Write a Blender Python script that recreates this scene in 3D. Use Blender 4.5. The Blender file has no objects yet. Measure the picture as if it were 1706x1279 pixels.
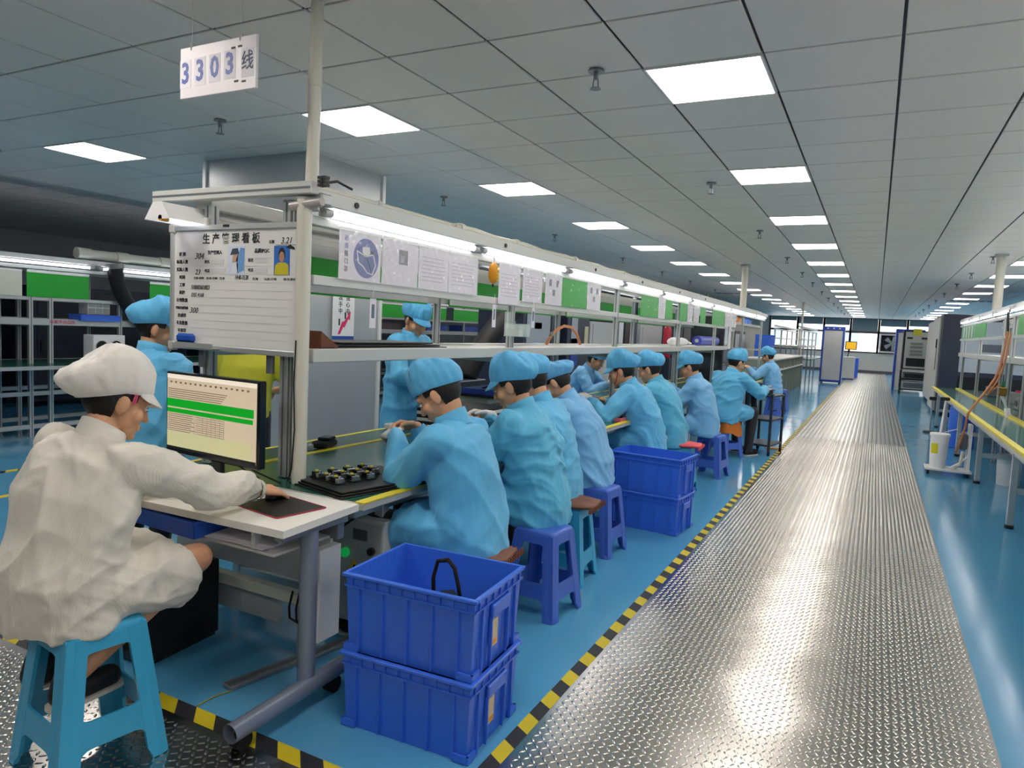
import bpy, bmesh, math, random
import numpy as np
from mathutils import Vector, Matrix
random.seed(7); np.random.seed(7)
scene = bpy.context.scene
COL = scene.collection
PI = math.pi

# ------------------------------------------------------------------ camera
RC = np.array([[0.88731463, 0.07785143, -0.45454581],
               [0.45878408, -0.04900056, 0.88719565],
               [0.04679645, -0.99576006, -0.0791959]])
cd = bpy.data.cameras.new('camera')
cam = bpy.data.objects.new('camera', cd); COL.objects.link(cam)
m = Matrix(((RC[0][0], -RC[0][1], -RC[0][2], 0.0), (RC[1][0], -RC[1][1], -RC[1][2], 0.0),
            (RC[2][0], -RC[2][1], -RC[2][2], 1.5), (0, 0, 0, 1)))
cam.matrix_world = m
cd.sensor_width = 36; cd.lens = 36 * 1174.45 / 1706; cd.clip_start = 0.05; cd.clip_end = 300
scene.camera = cam
# ------------------------------------------------------------------ world, exposure
world = bpy.data.worlds.new('sky'); scene.world = world; world.use_nodes = True
bg = world.node_tree.nodes['Background']
bg.inputs[0].default_value = (0.93, 0.96, 1.0, 1); bg.inputs[1].default_value = 2.6
scene.view_settings.view_transform = 'Standard'; scene.view_settings.look = 'None'
scene.view_settings.gamma = 1.0; scene.view_settings.use_curve_mapping = False
scene.view_settings.exposure = 0.66
scene.cycles.max_bounces = 7
PANEL_POWER = 11.0      # ceiling LED panels
TUBE_POWER = 4.5       # bench tubes

# ------------------------------------------------------------------ materials
MATS = {}
def srgb(h):
    h = h.lstrip('#'); c = [int(h[i:i+2], 16) / 255 for i in (0, 2, 4)]
    return tuple((x / 12.92 if x <= .04045 else ((x + .055) / 1.055) ** 2.4) for x in c) + (1,)
def mat(name, col, rough=.5, metal=0., var=.06, vscale=6., bump=0., bscale=60., spec=None, coat=0., trans=0., alpha=1., sss=0., emit=None, estr=0., rvar=0.):
    """one procedural material: noise-mottled base colour, optional fine relief"""
    if name in MATS: return MATS[name]
    mt = bpy.data.materials.new(name); mt.use_nodes = True; MATS[name] = mt
    nt = mt.node_tree; b = nt.nodes['Principled BSDF']
    c = srgb(col) if isinstance(col, str) else tuple(col) + (1,)
    b.inputs['Roughness'].default_value = rough; b.inputs['Metallic'].default_value = metal
    if spec is not None: b.inputs['Specular IOR Level'].default_value = spec
    if coat: b.inputs['Coat Weight'].default_value = coat; b.inputs['Coat Roughness'].default_value = .08
    if trans: b.inputs['Transmission Weight'].default_value = trans
    if alpha < 1: b.inputs['Alpha'].default_value = alpha
    if sss: b.inputs['Subsurface Weight'].default_value = sss; b.inputs['Subsurface Radius'].default_value = (.012, .005, .003)
    if emit is not None:
        b.inputs['Emission Color'].default_value = srgb(emit); b.inputs['Emission Strength'].default_value = estr
    tc = nt.nodes.new('ShaderNodeTexCoord')
    if var > 0:
        n = nt.nodes.new('ShaderNodeTexNoise'); n.inputs['Scale'].default_value = vscale; n.inputs['Detail'].default_value = 3
        nt.links.new(tc.outputs['Object'], n.inputs['Vector'])
        mx = nt.nodes.new('ShaderNodeMix'); mx.data_type = 'RGBA'
        mx.inputs[6].default_value = tuple(x * (1 - var) for x in c[:3]) + (1,)
        mx.inputs[7].default_value = tuple(min(1, x * (1 + var)) for x in c[:3]) + (1,)
        nt.links.new(n.outputs['Fac'], mx.inputs[0]); nt.links.new(mx.outputs[2], b.inputs['Base Color'])
        if rvar:
            mr = nt.nodes.new('ShaderNodeMapRange'); mr.inputs[3].default_value = max(0.02, rough - rvar); mr.inputs[4].default_value = rough + rvar
            nt.links.new(n.outputs['Fac'], mr.inputs[0]); nt.links.new(mr.outputs[0], b.inputs['Roughness'])
    else:
        b.inputs['Base Color'].default_value = c
    if bump > 0:
        n2 = nt.nodes.new('ShaderNodeTexNoise'); n2.inputs['Scale'].default_value = bscale; n2.inputs['Detail'].default_value = 4
        nt.links.new(tc.outputs['Object'], n2.inputs['Vector'])
        bp = nt.nodes.new('ShaderNodeBump'); bp.inputs['Strength'].default_value = bump; bp.inputs['Distance'].default_value = .01
        nt.links.new(n2.outputs['Fac'], bp.inputs['Height']); nt.links.new(bp.outputs[0], b.inputs['Normal'])
    return mt
def nodes_of(mt):
    return mt.node_tree, mt.node_tree.nodes['Principled BSDF']

# ------------------------------------------------------------------ mesh builder
class MB:
    def __init__(s): s.v = []; s.f = []
    def add(s, V, F):
        o = len(s.v); s.v += [tuple(map(float, p)) for p in V]; s.f += [tuple(int(i) + o for i in f) for f in F]; return s
    def box(s, x0, x1, y0, y1, z0, z1, ch=0.):
        if x0 > x1: x0, x1 = x1, x0
        if y0 > y1: y0, y1 = y1, y0
        if z0 > z1: z0, z1 = z1, z0
        if ch <= 0:
            V = [(x, y, z) for z in (z0, z1) for y in (y0, y1) for x in (x0, x1)]
            return s.add(V, [(0, 2, 3, 1), (4, 5, 7, 6), (0, 1, 5, 4), (2, 6, 7, 3), (0, 4, 6, 2), (1, 3, 7, 5)])
        ch = min(ch, (x1-x0)*.45, (y1-y0)*.45, (z1-z0)*.45)
        def ring(a, z): return [(x0+a, y0, z), (x1-a, y0, z), (x1, y0+a, z), (x1, y1-a, z), (x1-a, y1, z), (x0+a, y1, z), (x0, y1-a, z), (x0, y0+a, z)]
        def rin(z): return [(x0+ch, y0+ch, z), (x1-ch, y0+ch, z), (x1-ch, y1-ch, z), (x0+ch, y1-ch, z)]
        V = rin(z0) + ring(ch, z0+ch) + ring(ch, z1-ch) + rin(z1)
        F = [(3, 2, 1, 0), (20, 21, 22, 23)]
        for i in range(8): F.append((4+i, 4+(i+1) % 8, 12+(i+1) % 8, 12+i))
        for k in range(4):
            a = 4 + 2*k; F += [(k, (k+1) % 4, 4+(2*k+1), 4+2*k)]
            F += [(k, 4+2*k, 4+(2*k-1) % 8)]
            F += [(20+k, 12+2*k, 12+2*k+1, 20+(k+1) % 4), (20+k, 12+(2*k-1) % 8, 12+2*k)]
        return s.add(V, F)
    def cyl(s, p0, p1, r0, r1=None, n=16, cap=True):
        r1 = r0 if r1 is None else r1
        p0 = Vector(p0); p1 = Vector(p1); d = (p1-p0).normalized()
        a = d.orthogonal().normalized(); b = d.cross(a)
        V = []
        for p, r in ((p0, r0), (p1, r1)):
            for i in range(n):
                t = 2*PI*i/n; V.append(p + a*(r*math.cos(t)) + b*(r*math.sin(t)))
        F = [(i, (i+1) % n, n+(i+1) % n, n+i) for i in range(n)]
        if cap: F += [tuple(reversed(range(n))), tuple(range(n, 2*n))]
        return s.add(V, F)
    def tube(s, pts, r, n=8, cap=True):
        pts = [Vector(p) for p in pts]; rs = r if hasattr(r, '__len__') else [r]*len(pts)
        V = []; F = []; up = None
        for i, p in enumerate(pts):
            d = ((pts[min(i+1, len(pts)-1)] - pts[max(i-1, 0)])).normalized()
            if up is None: up = d.orthogonal().normalized()
            a = (up - d*up.dot(d)).normalized(); up = a; b = d.cross(a)
            for k in range(n):
                t = 2*PI*k/n; V.append(p + (a*math.cos(t) + b*math.sin(t))*rs[i])
        for i in range(len(pts)-1):
            for k in range(n): F.append((i*n+k, i*n+(k+1) % n, (i+1)*n+(k+1) % n, (i+1)*n+k))
        if cap: F += [tuple(reversed(range(n))), tuple(range((len(pts)-1)*n, len(pts)*n))]
        return s.add(V, F)
    def lathe(s, c, prof, n=24):
        V = []; F = []; m = len(prof)
        for r, z in prof:
            for k in range(n):
                t = 2*PI*k/n; V.append((c[0]+r*math.cos(t), c[1]+r*math.sin(t), c[2]+z))
        for i in range(m-1):
            for k in range(n): F.append((i*n+k, i*n+(k+1) % n, (i+1)*n+(k+1) % n, (i+1)*n+k))
        F += [tuple(reversed(range(n))), tuple(range((m-1)*n, m*n))]
        return s.add(V, F)
    def quad(s, a, b, c, d): return s.add([a, b, c, d], [(0, 1, 2, 3)])
    def prism(s, poly, z0, z1, axes='xyz'):
        n = len(poly); idx = {'xyz': lambda u, v, w: (u, v, w), 'xzy': lambda u, v, w: (u, w, v), 'yzx': lambda u, v, w: (w, u, v)}[axes]
        V = [idx(u, v, z0) for u, v in poly] + [idx(u, v, z1) for u, v in poly]
        F = [tuple(reversed(range(n))), tuple(range(n, 2*n))] + [(i, (i+1) % n, n+(i+1) % n, n+i) for i in range(n)]
        return s.add(V, F)
    def mesh(s, name, smooth=False):
        me = bpy.data.meshes.new(name); me.from_pydata(s.v, [], s.f)
        bm = bmesh.new(); bm.from_mesh(me); bmesh.ops.recalc_face_normals(bm, faces=bm.faces); bm.to_mesh(me); bm.free()
        if smooth is True: me.shade_smooth()
        elif smooth: set_smooth(me, smooth)
        return me
    def build(s, name, mt, parent=None, smooth=False, loc=None):
        return obj(name, s.mesh(name, smooth), mt, parent, loc)
def set_smooth(me, ang):
    me.shade_smooth(); me.set_sharp_from_angle(angle=math.radians(ang))
def obj(name, me, mt=None, parent=None, loc=None):
    o = bpy.data.objects.new(name, me); COL.objects.link(o)
    if mt is not None and me is not None and not me.materials: me.materials.append(mt)
    if parent is not None: o.parent = parent
    if loc is not None: o.location = loc
    return o
def tag(o, label, cat, group=None, kind=None):
    o['label'] = label
    if cat: o['category'] = cat
    if group: o['group'] = group
    if kind: o['kind'] = kind
    return o
def thing(name, label, cat, loc=(0, 0, 0), rz=0., group=None, kind=None):
    o = bpy.data.objects.new(name, None); COL.objects.link(o); o.location = loc; o.rotation_euler = (0, 0, rz)
    o.empty_display_size = .1
    return tag(o, label, cat, group, kind)
def copy_tree(o, parent=None):
    c = o.copy(); COL.objects.link(c)
    if parent is not None: c.parent = parent
    for ch in list(o.children): copy_tree(ch, c)
    return c
def place(o, loc, rz=None):
    o.location = loc
    if rz is not None: o.rotation_euler = (0, 0, rz)
    return o
ORD = ['first', 'second', 'third', 'fourth', 'fifth', 'sixth', 'seventh', 'eighth', 'ninth', 'tenth', 'eleventh', 'twelfth', 'thirteenth', 'fourteenth', 'fifteenth', 'sixteenth', 'seventeenth', 'eighteenth']
def text_mesh(s, size, thick=.0006, ax='CENTER', ay='CENTER', shear=0., bold=0., sx=1.):
    cu = bpy.data.curves.new('lettering', 'FONT'); cu.body = s; cu.size = size; cu.align_x = ax; cu.align_y = ay
    cu.extrude = thick; cu.shear = shear; cu.offset = bold; cu.resolution_u = 2
    t = bpy.data.objects.new('tmp', cu); COL.objects.link(t)
    me = bpy.data.meshes.new_from_object(t.evaluated_get(bpy.context.evaluated_depsgraph_get()))
    bpy.data.objects.remove(t); bpy.data.curves.remove(cu)
    me.name = 'lettering'
    if sx != 1: me.transform(Matrix.Diagonal((sx, 1, 1, 1)))
    return me
def text(s, size, mt, parent, loc, rot, name='lettering', **k):
    me = text_mesh(s, size, **k); me.materials.clear()
    o = obj(name, me, mt, parent, loc); o.rotation_euler = rot
    return o
def curve_fill(polys, thick, res=1):
    """flat plate with holes from closed outlines (first = outer), thickness along z"""
    cu = bpy.data.curves.new('plate', 'CURVE'); cu.dimensions = '2D'; cu.fill_mode = 'BOTH'; cu.extrude = thick/2
    for p in polys:
        sp = cu.splines.new('POLY'); sp.points.add(len(p)-1)
        for i, (x, y) in enumerate(p): sp.points[i].co = (x, y, 0, 1)
        sp.use_cyclic_u = True
    t = bpy.data.objects.new('tmp', cu); COL.objects.link(t)
    me = bpy.data.meshes.new_from_object(t.evaluated_get(bpy.context.evaluated_depsgraph_get()))
    bpy.data.objects.remove(t); bpy.data.curves.remove(cu)
    return me
def rpoly(pts, r, n=4):
    """round the corners of a polygon"""
    out = []; N = len(pts)
    for i in range(N):
        p = Vector(pts[i]); a = Vector(pts[i-1]); b = Vector(pts[(i+1) % N])
        rr = r[i] if hasattr(r, '__len__') else r
        if rr <= 0: out.append(tuple(p)); continue
        u = (a-p); v = (b-p); k = min(rr, u.length*.45, v.length*.45); u.normalize(); v.normalize()
        p0 = p + u*k; p1 = p + v*k
        for j in range(n+1):
            t = j/n; q = p0*(1-t)**2 + p*(2*t*(1-t)) + p1*t*t; out.append(tuple(q))
    return out

# palette
M_alu = mat('brushed aluminium profile', '#c3c7c6', .38, .55, .05, 20)
M_alud = mat('grey aluminium', '#8c9093', .42, .6, .05, 20)
M_whitepaint = mat('white painted metal', '#e8e8e4', .35, 0, .03)
M_pvc = mat('cream pvc pipe', '#dcdacb', .35, 0, .04)
M_black = mat('black plastic', '#17181a', .45, 0, .1)
M_blackgloss = mat('glossy black plastic', '#0f1012', .18, 0, .05)
M_rubber = mat('black rubber', '#101010', .8, 0, .1)
M_steel = mat('grey steel tube', '#8a93a3', .35, .35, .05, 12)
M_white = mat('white plastic', '#eeeeee', .4, 0, .03)
M_greyplastic = mat('light grey plastic', '#c9cac8', .45, 0, .04)
M_yellowtape = mat('yellow tape', '#e8d52a', .4, 0, .06)
M_greenmat = mat('green antistatic mat', '#1f5a4b', .22, 0, .08, 3, rvar=.06)
M_greenpanel = mat('bright green board', '#0fae2c', .35, 0, .04, 2)
M_paper = mat('white paper', '#ece9f0', .6, 0, .03)
M_film = mat('clear plastic film', '#ffffff', .06, 0, 0, alpha=.26)
M_clear = mat('clear acrylic', '#e6f3ee', .06, 0, 0, alpha=.28)
M_ink = mat('black ink', '#222226', .6, 0, 0)
M_blueink = mat('blue ink', '#2b4fa8', .5, 0, 0)
M_redink = mat('red ink', '#e0356a', .5, 0, 0)
M_bluebin = mat('blue polypropylene', '#3a70e2', .34, 0, .05, 4, sss=.0)
M_bluestool = mat('royal blue plastic', '#4468c6', .36, 0, .06, 5)
M_cyanstool = mat('sky blue plastic', '#35a3cf', .36, 0, .06, 5)
M_darkcab = mat('dark slate cabinet', '#33384a', .45, 0, .06, 3)
M_greycab = mat('pale grey cabinet', '#c6c8c2', .45, 0, .04, 2)
M_cabblue = mat('blue painted cabinet', '#2848a8', .4, 0, .05)
M_wood = mat('brown wood', '#6b3a20', .4, 0, .25, 8)
M_orange = mat('orange plastic', '#e89a1c', .4, 0, .08)
M_hose = mat('orange hose', '#cf8a5a', .5, 0, .15, 10)
M_darkgap = mat('dark interior', '#0c0d10', .8, 0, .1)
# ------------------------------------------------------------------ the room
X0, X1, Y0, Y1, ZC = -14.4, 10.2, -5.929, 42.0, 2.884
OY = .071
# floor: glossy blue epoxy
mf = mat('blue epoxy floor', '#559fc8', .14, 0, .16, .9, bump=.04, bscale=9, rvar=.07)
fl = MB().box(X0, X1, Y0, Y1, -.1, 0).build('floor', mf)
tag(fl, 'glossy blue epoxy floor of the workshop', 'floor', kind='structure')
mw = mat('pale grey wall', '#b9bbb6', .6, 0, .04, 2)
mwd = mat('slate grey wall', '#a4aab0', .6, 0, .06, 2)
def wall(name, label, b, mt=mw):
    return tag(MB().box(*b).build(name, mt), label, 'wall', kind='structure')
wall('wall_left', 'slate grey side wall far behind the left shelving', (X0-.2, X0, Y0, Y1, 0, 3.2), mwd)
wall('wall_right', 'pale grey side wall beyond the right benches', (X1, X1+.2, Y0, Y1, 0, 3.2))
wall('wall_back', 'pale grey wall behind the viewer', (X0, X1, Y0-.2, Y0, 0, 3.2))
# ceiling: dark plenum sheet with square metal tiles below
ce = MB().box(X0-.2, X1+.2, Y0-.2, Y1+.4, ZC+.012, ZC+.2).build('ceiling', mat('dark plenum', '#4a4c50', .8, 0, .1))
tag(ce, 'suspended ceiling of square grey metal tiles', 'ceiling', kind='structure')
M_tile = mat('grey ceiling tile', '#e0ddd6', .45, 0, .03, 1.3)
def proj(p):
    d = np.array(p) - np.array([0, 0, 1.5]); c = d @ RC
    if c[2] < .3: return None
    return 853 + 1174.45*c[0]/c[2], 639.5 + 1174.45*c[1]/c[2], c[2]
lights = set(); LCOL = {-11: 'left', -6: 'middle', -2: 'aisle', 3: 'right', 8: 'outer', 13: 'last'}  # outer and last rows are added lamps that brighten the right side
for ix in LCOL:
    for k in range(-2, 16):
        iy = 6 + 4*k
        if ix == -11 and k > 7: continue
        lights.add((ix, iy))
tm = MB().box(-.293, .293, -.293, .293, 0, .012, .003).mesh('ceiling_tile')
tm.materials.append(M_tile)
tiles = []
for ix in range(-24, 17):
    for iy in range(-10, 70):
        if (ix, iy) in lights: continue
        c = (ix*.6+.3, OY+iy*.6+.3, ZC)
        pr = proj(c); vis = pr is not None and -60 < pr[0] < 1766 and -60 < pr[1]
        tiles.append((0 if vis else 1, pr[2] if pr else 99, c))
tiles.sort()
for k, (a, b, c) in enumerate(tiles[:300]):
    obj('ceiling_tile', tm, None, ce, (c[0], c[1], c[2]-.001))
mb = MB()
for a, b, c in tiles[300:]: mb.box(c[0]-.293, c[0]+.293, c[1]-.293, c[1]+.293, ZC, ZC+.011)
o = mb.build('distant_ceiling_tiles', M_tile, ce); o['kind'] = 'stuff'
# LED panels
M_led = mat('lit panel diffuser', '#ffffff', .5, 0, 0, emit='#fff6ee', estr=PANEL_POWER)
lframe = MB()
for b in ((-.297, .297, -.297, -.285), (-.297, .297, .285, .297), (-.297, -.285, -.285, .285), (.285, .297, -.285, .285)): lframe.box(b[0], b[1], b[2], b[3], -.006, .012)
lfm = lframe.mesh('frame'); lfm.materials.append(M_whitepaint)
ldm = MB().box(-.285, .285, -.285, .285, -.002, .01).mesh('diffuser'); ldm.materials.append(M_led)
for ix, nm in LCOL.items():
    rows = sorted(iy for (a, iy) in lights if a == ix)
    where = {'left': 'row left of the square pillar', 'middle': 'row over the work benches', 'aisle': 'row above the steel walkway', 'right': 'row above the right-hand bench', 'outer': 'added fill row right of the right-hand bench', 'last': 'added fill row by the right wall'}[nm]
    for n, iy in enumerate(rows):
        c = (ix*.6+.3, OY+iy*.6+.3, ZC-.002)
        t = thing('ceiling_light', 'square ceiling panel, %s in the %s' % (ORD[n], where), 'light', c, 0, 'ceiling light panels')
        obj('frame', lfm, None, t); obj('diffuser', ldm, None, t)
# sprinkler heads
sb = MB().cyl((0, 0, -.05), (0, 0, 0), .014, n=10).mesh('stem', True); sb.materials.append(M_alud)
sp = MB().lathe((0, 0, -.012), [(.0, 0), (.045, 0), (.04, .012), (0, .012)], 14).mesh('escutcheon', 40); sp.materials.append(M_alud)
sd = MB().lathe((0, 0, -.1), [(0, 0), (.03, 0), (.028, .004), (0, .004)], 12)
sd.cyl((-.016, 0, -.098), (-.012, 0, -.05), .004, n=6).cyl((.016, 0, -.098), (.012, 0, -.05), .004, n=6)
sdm = sd.mesh('deflector', 40); sdm.materials.append(M_alud)
for n, y in enumerate([3.6, 6.53, 9.5, 12.6, 15.3, 17.9, 21, 24, 27, 30, 33, 36]):
    for x, nm in ((-1.43, 'left of the walkway lights'), (-4.28, 'beyond the work benches'), (-7.17, 'over the left shelving'), (1.43, 'right of the walkway')):
        if x == -7.17 and n > 4 or x == -4.28 and n > 6: continue
        t = thing('sprinkler', 'small metal ceiling sprinkler head %s, %s from the front' % (nm, ORD[n]), 'sprinkler', (x, y, ZC-.002), 0, 'ceiling sprinklers')
        obj('stem', sb, None, t); obj('escutcheon', sp, None, t); obj('deflector', sdm, None, t)
# diffuser grilles far down the ceiling
for n, (x, y) in enumerate([(-4.0, 22.5), (2.3, 24.0)]):
    t = thing('air_grille', 'slotted grey air grille in the far ceiling, %s' % ('left of the walkway' if n == 0 else 'right of the walkway'), 'vent', (x, y, ZC-.004), 0, 'ceiling air grilles')
    MB().box(-.6, .6, -.15, .15, -.012, 0).build('frame', M_greyplastic, t)
    for k in range(6): MB().box(-.52+k*.18, -.4+k*.18, -.1, .1, -.016, -.012).build('slot', M_darkgap, t)
# square pillar
pl = thing('pillar', 'square pillar clad in pale grey metal behind the benches', 'pillar', (-4.92, 4.96, 0), kind='structure')
mpl = mat('pale pillar cladding', '#b4b9bc', .35, .15, .03, 1)
MB().box(-.62, .62, -.45, .54, 0, 2.882).build('column_body', mpl, pl)
for x in (-.62, .62):
    for y in (-.45, .54): MB().box(x-.02, x+.02, y-.02, y+.02, 0, 2.88).build('corner_trim', M_whitepaint, pl)

# far wall with windows
M_frame = mat('dark window frame', '#4a4046', .5, 0, .05)
M_glass = mat('window glass', '#ffffff', .03, 0, 0, alpha=.08)
fw = thing('wall_far', 'pale grey end wall with a strip of windows', 'wall', (0, 42, 0), kind='structure')
MB().box(X0, X1, 0, .2, 0, 1.05).build('lower_wall', mw, fw)
MB().box(X0, -5.4, 0, .2, 1.05, 3.1).build('side_wall', mw, fw); MB().box(5, X1, 0, .2, 1.05, 3.1).build('side_wall', mw, fw)
tag(MB().box(X0, X1, -.03, 0, 0, .14).build('baseboard_far', mat('dark skirting', '#544f58', .6, 0, .05), None, loc=(0, 42, 0)), 'dark skirting along the end wall', 'baseboard', kind='structure')
M_blind = mat('grey roller blind', '#6f8288', .7, 0, .05)
wx = [-5.4, -3.96, -2.62, -1.3, .05, 1.37, 2.7, 4.0, 5.0]
drop = [.2, .35, .35, .75, .35, .3, .3, .3]
for i in range(len(wx)-1):
    a, b = wx[i], wx[i+1]
    t = thing('window_%d' % (i+1), 'tall window in the end wall, %s from the left, with grey roller blind' % ORD[i], 'window', (0, 42, 0), kind='structure')
    fr = MB().box(a-.05, a+.05, -.03, .15, 1.05, 2.88).box(b-.05, b+.05, -.03, .15, 1.05, 2.88).box(a, b, -.02, .12, 1.05, 1.12).box(a, b, -.02, .12, 2.1, 2.2).box(a, b, -.02, .12, 2.84, 2.88)
    fr.build('frame', M_frame, t)
    MB().box(a+.05, b-.05, .06, .068, 1.12, 2.1).build('pane', M_glass, t)
    MB().box(a+.05, b-.05, .06, .068, 2.2, 2.84).build('pane', M_glass, t)
    MB().box(a+.06, b-.06, -.0, .01, 2.84-drop[i], 2.84).build('blind', M_blind, t)
# building seen outside
bd = thing('building', 'pale apartment building seen through the end windows', 'building', (-2, 60, -6))
MB().box(-16, 16, 0, 8, 0, 14).build('facade', mat('pale facade', '#d8d6cc', .7, 0, .05), bd)
mwin = mat('facade window', '#8b949c', .2, 0, .1)
wm = MB().box(-.7, .7, -.1, 0, 0, 1.4).mesh('window'); wm.materials.append(mwin)
for i in range(-5, 6):
    for j in range(4): obj('window', wm, None, bd, (i*2.7, 0, 4.6+j*2.6))
# exhaust fan in the window right of the middle
fn = thing('exhaust_fan', 'large square exhaust fan with dark blades below the end windows', 'fan', (.72, 41.8, 1.12))
MB().box(-.6, .6, 0, .14, 0, .07).box(-.6, .6, 0, .14, .91, .98).box(-.6, -.53, 0, .14, .07, .91).box(.53, .6, 0, .14, .07, .91).build('housing', M_greyplastic, fn)
MB().box(-.53, .53, .1, .13, .07, .91).build('back_plate', M_darkgap, fn)
ring = MB().tube([(.42*math.cos(2*PI*k/24), .05, .49+.42*math.sin(2*PI*k/24)) for k in range(25)], .03, 6); ring.build('ring', M_black, fn, True)
for k in range(5):
    t = 2*PI*k/5; c, s = math.cos(t), math.sin(t)
    P = [(.06, -.05), (.38, -.14), (.4, .1), (.06, .05)]
    MB().add([(x*c-z*s, .06+.02*(i % 2), .49+x*s+z*c) for i, (x, z) in enumerate(P)] + [(x*c-z*s, .075+.02*(i % 2), .49+x*s+z*c) for i, (x, z) in enumerate(P)], [(0, 1, 2, 3), (7, 6, 5, 4), (0, 4, 5, 1), (1, 5, 6, 2), (2, 6, 7, 3), (3, 7, 4, 0)]).build('blade', M_alud, fn)
MB().cyl((0, .02, .49), (0, .1, .49), .07).build('hub', M_alud, fn, 40)

# ------------------------------------------------------------------ steel walkways
def plate_mat():
    mt = mat('checker plate steel', '#bfbbb4', .21, 1., .06, 1.6)
    nt, b = nodes_of(mt)
    # relief beyond the modelled treads: two crossed lens grids
    tc = nt.nodes.new('ShaderNodeTexCoord'); n = nt.nodes.new('ShaderNodeTexNoise'); n.inputs['Scale'].default_value = 1.3
    nt.links.new(tc.outputs['Object'], n.inputs['Vector'])
    w = nt.nodes.new('ShaderNodeTexWave'); w.wave_type = 'BANDS'; w.bands_direction = 'X'; w.inputs['Scale'].default_value = 5.2
    nt.links.new(tc.outputs['Object'], w.inputs['Vector'])
    mr = nt.nodes.new('ShaderNodeSeparateXYZ'); nt.links.new(tc.outputs['Object'], mr.inputs[0])
    far = nt.nodes.new('ShaderNodeMapRange'); far.inputs[1].default_value = 4.5; far.inputs[2].default_value = 13.0; nt.links.new(mr.outputs['Y'], far.inputs[0])
    mul = nt.nodes.new('ShaderNodeMath'); mul.operation = 'MULTIPLY'; nt.links.new(w.outputs['Fac'], mul.inputs[0]); nt.links.new(far.outputs[0], mul.inputs[1])
    ra = nt.nodes.new('ShaderNodeMapRange'); ra.inputs[3].default_value = .21; ra.inputs[4].default_value = .5; nt.links.new(mul.outputs[0], ra.inputs[0]); nt.links.new(ra.outputs[0], b.inputs['Roughness'])
    b1 = nt.nodes.new('ShaderNodeBump'); b1.inputs['Strength'].default_value = .3; b1.inputs['Distance'].default_value = .004
    nt.links.new(mul.outputs[0], b1.inputs['Height'])
    b2 = nt.nodes.new('ShaderNodeBump'); b2.inputs['Strength'].default_value = .2; b2.inputs['Distance'].default_value = .06
    nt.links.new(n.outputs['Fac'], b2.inputs['Height']); nt.links.new(b1.outputs[0], b2.inputs['Normal']); nt.links.new(b2.outputs[0], b.inputs['Normal'])
    return mt
M_plate = plate_mat()
M_lug = mat('worn tread steel', '#d8d4cc', .22, 1., .05, 3)
def lugs(x0, x1, y0, y1, pitch=.029):
    xs = np.arange(x0+pitch, x1-pitch*.5, pitch); ys = np.arange(y0+pitch, y1-pitch*.5, pitch)
    gx, gy = np.meshgrid(xs, ys); ix, iy = np.meshgrid(range(len(xs)), range(len(ys)))
    s = np.where((ix+iy) % 2 == 0, 1., -1.).ravel(); cx = gx.ravel(); cy = gy.ravel()
    L, W, Hh = .0150, .0050, .0030
    base = np.array([(-L, 0), (-L*.5, -W), (L*.5, -W), (L, 0), (L*.5, W), (-L*.5, W)]); top = np.array([(-L*.55, 0), (L*.55, 0)])
    prof = np.vstack([base, top]); z = np.array([0]*6+[Hh]*2)
    k = .7071
    px = cx[:, None] + k*(prof[None, :, 0] - s[:, None]*prof[None, :, 1]); py = cy[:, None] + k*(s[:, None]*prof[None, :, 0] + prof[None, :, 1])
    V = np.stack([px, py, np.broadcast_to(z, px.shape)], -1).reshape(-1, 3)
    Fq = np.array([(1, 2, 7, 6), (4, 5, 6, 7)]); Ft = np.array([(0, 1, 6), (2, 3, 7), (3, 4, 7), (5, 0, 6)])
    off = (np.arange(len(cx))*8)[:, None, None]
    return V, (Fq[None]+off).reshape(-1, 4).tolist() + (Ft[None]+off).reshape(-1, 3).tolist()
def lug_mesh(parent, areas, zt):
    V = []; F = []; o = 0
    for a in areas:
        v, f = lugs(*a); F += [tuple(i+o for i in q) for q in f]; V.append(v); o += len(v)
    V = np.vstack(V); V[:, 2] += zt
    me = bpy.data.meshes.new('raised_treads'); me.from_pydata(V.tolist(), [], F); me.shade_smooth()
    ob = obj('raised_treads', me, M_lug, parent); ob['kind'] = 'stuff'
    return ob
rw = thing('steel_walkway', 'long checker-plate steel walkway running down the aisle', 'walkway', (0, 0, 0), kind='structure')
for a, b in ((-5.9, -.6), (-.6, 1.82), (1.82, 4.25), (4.25, 6.68), (6.68, 9.1), (9.1, 11.55), (11.55, 14), (14, 19), (19, 24), (24, 30), (30, 36), (36, 41.9)):
    MB().box(-1.035, .52, a+.001, b-.001, 0, .004).build('steel_sheet', M_plate, rw)
lug_mesh(rw, [(-1.035, .52, 1.1, 12.0)], .004)
rw2 = thing('steel_platform', 'checker-plate steel floor under the white-coated worker', 'walkway', (0, 0, 0), kind='structure')
MB().box(-6.6, -1.037, -2, 1.70, 0, .004).build('steel_sheet', M_plate, rw2)
lug_mesh(rw2, [(-3.9, -1.04, .7, 1.70)], .004)
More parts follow.
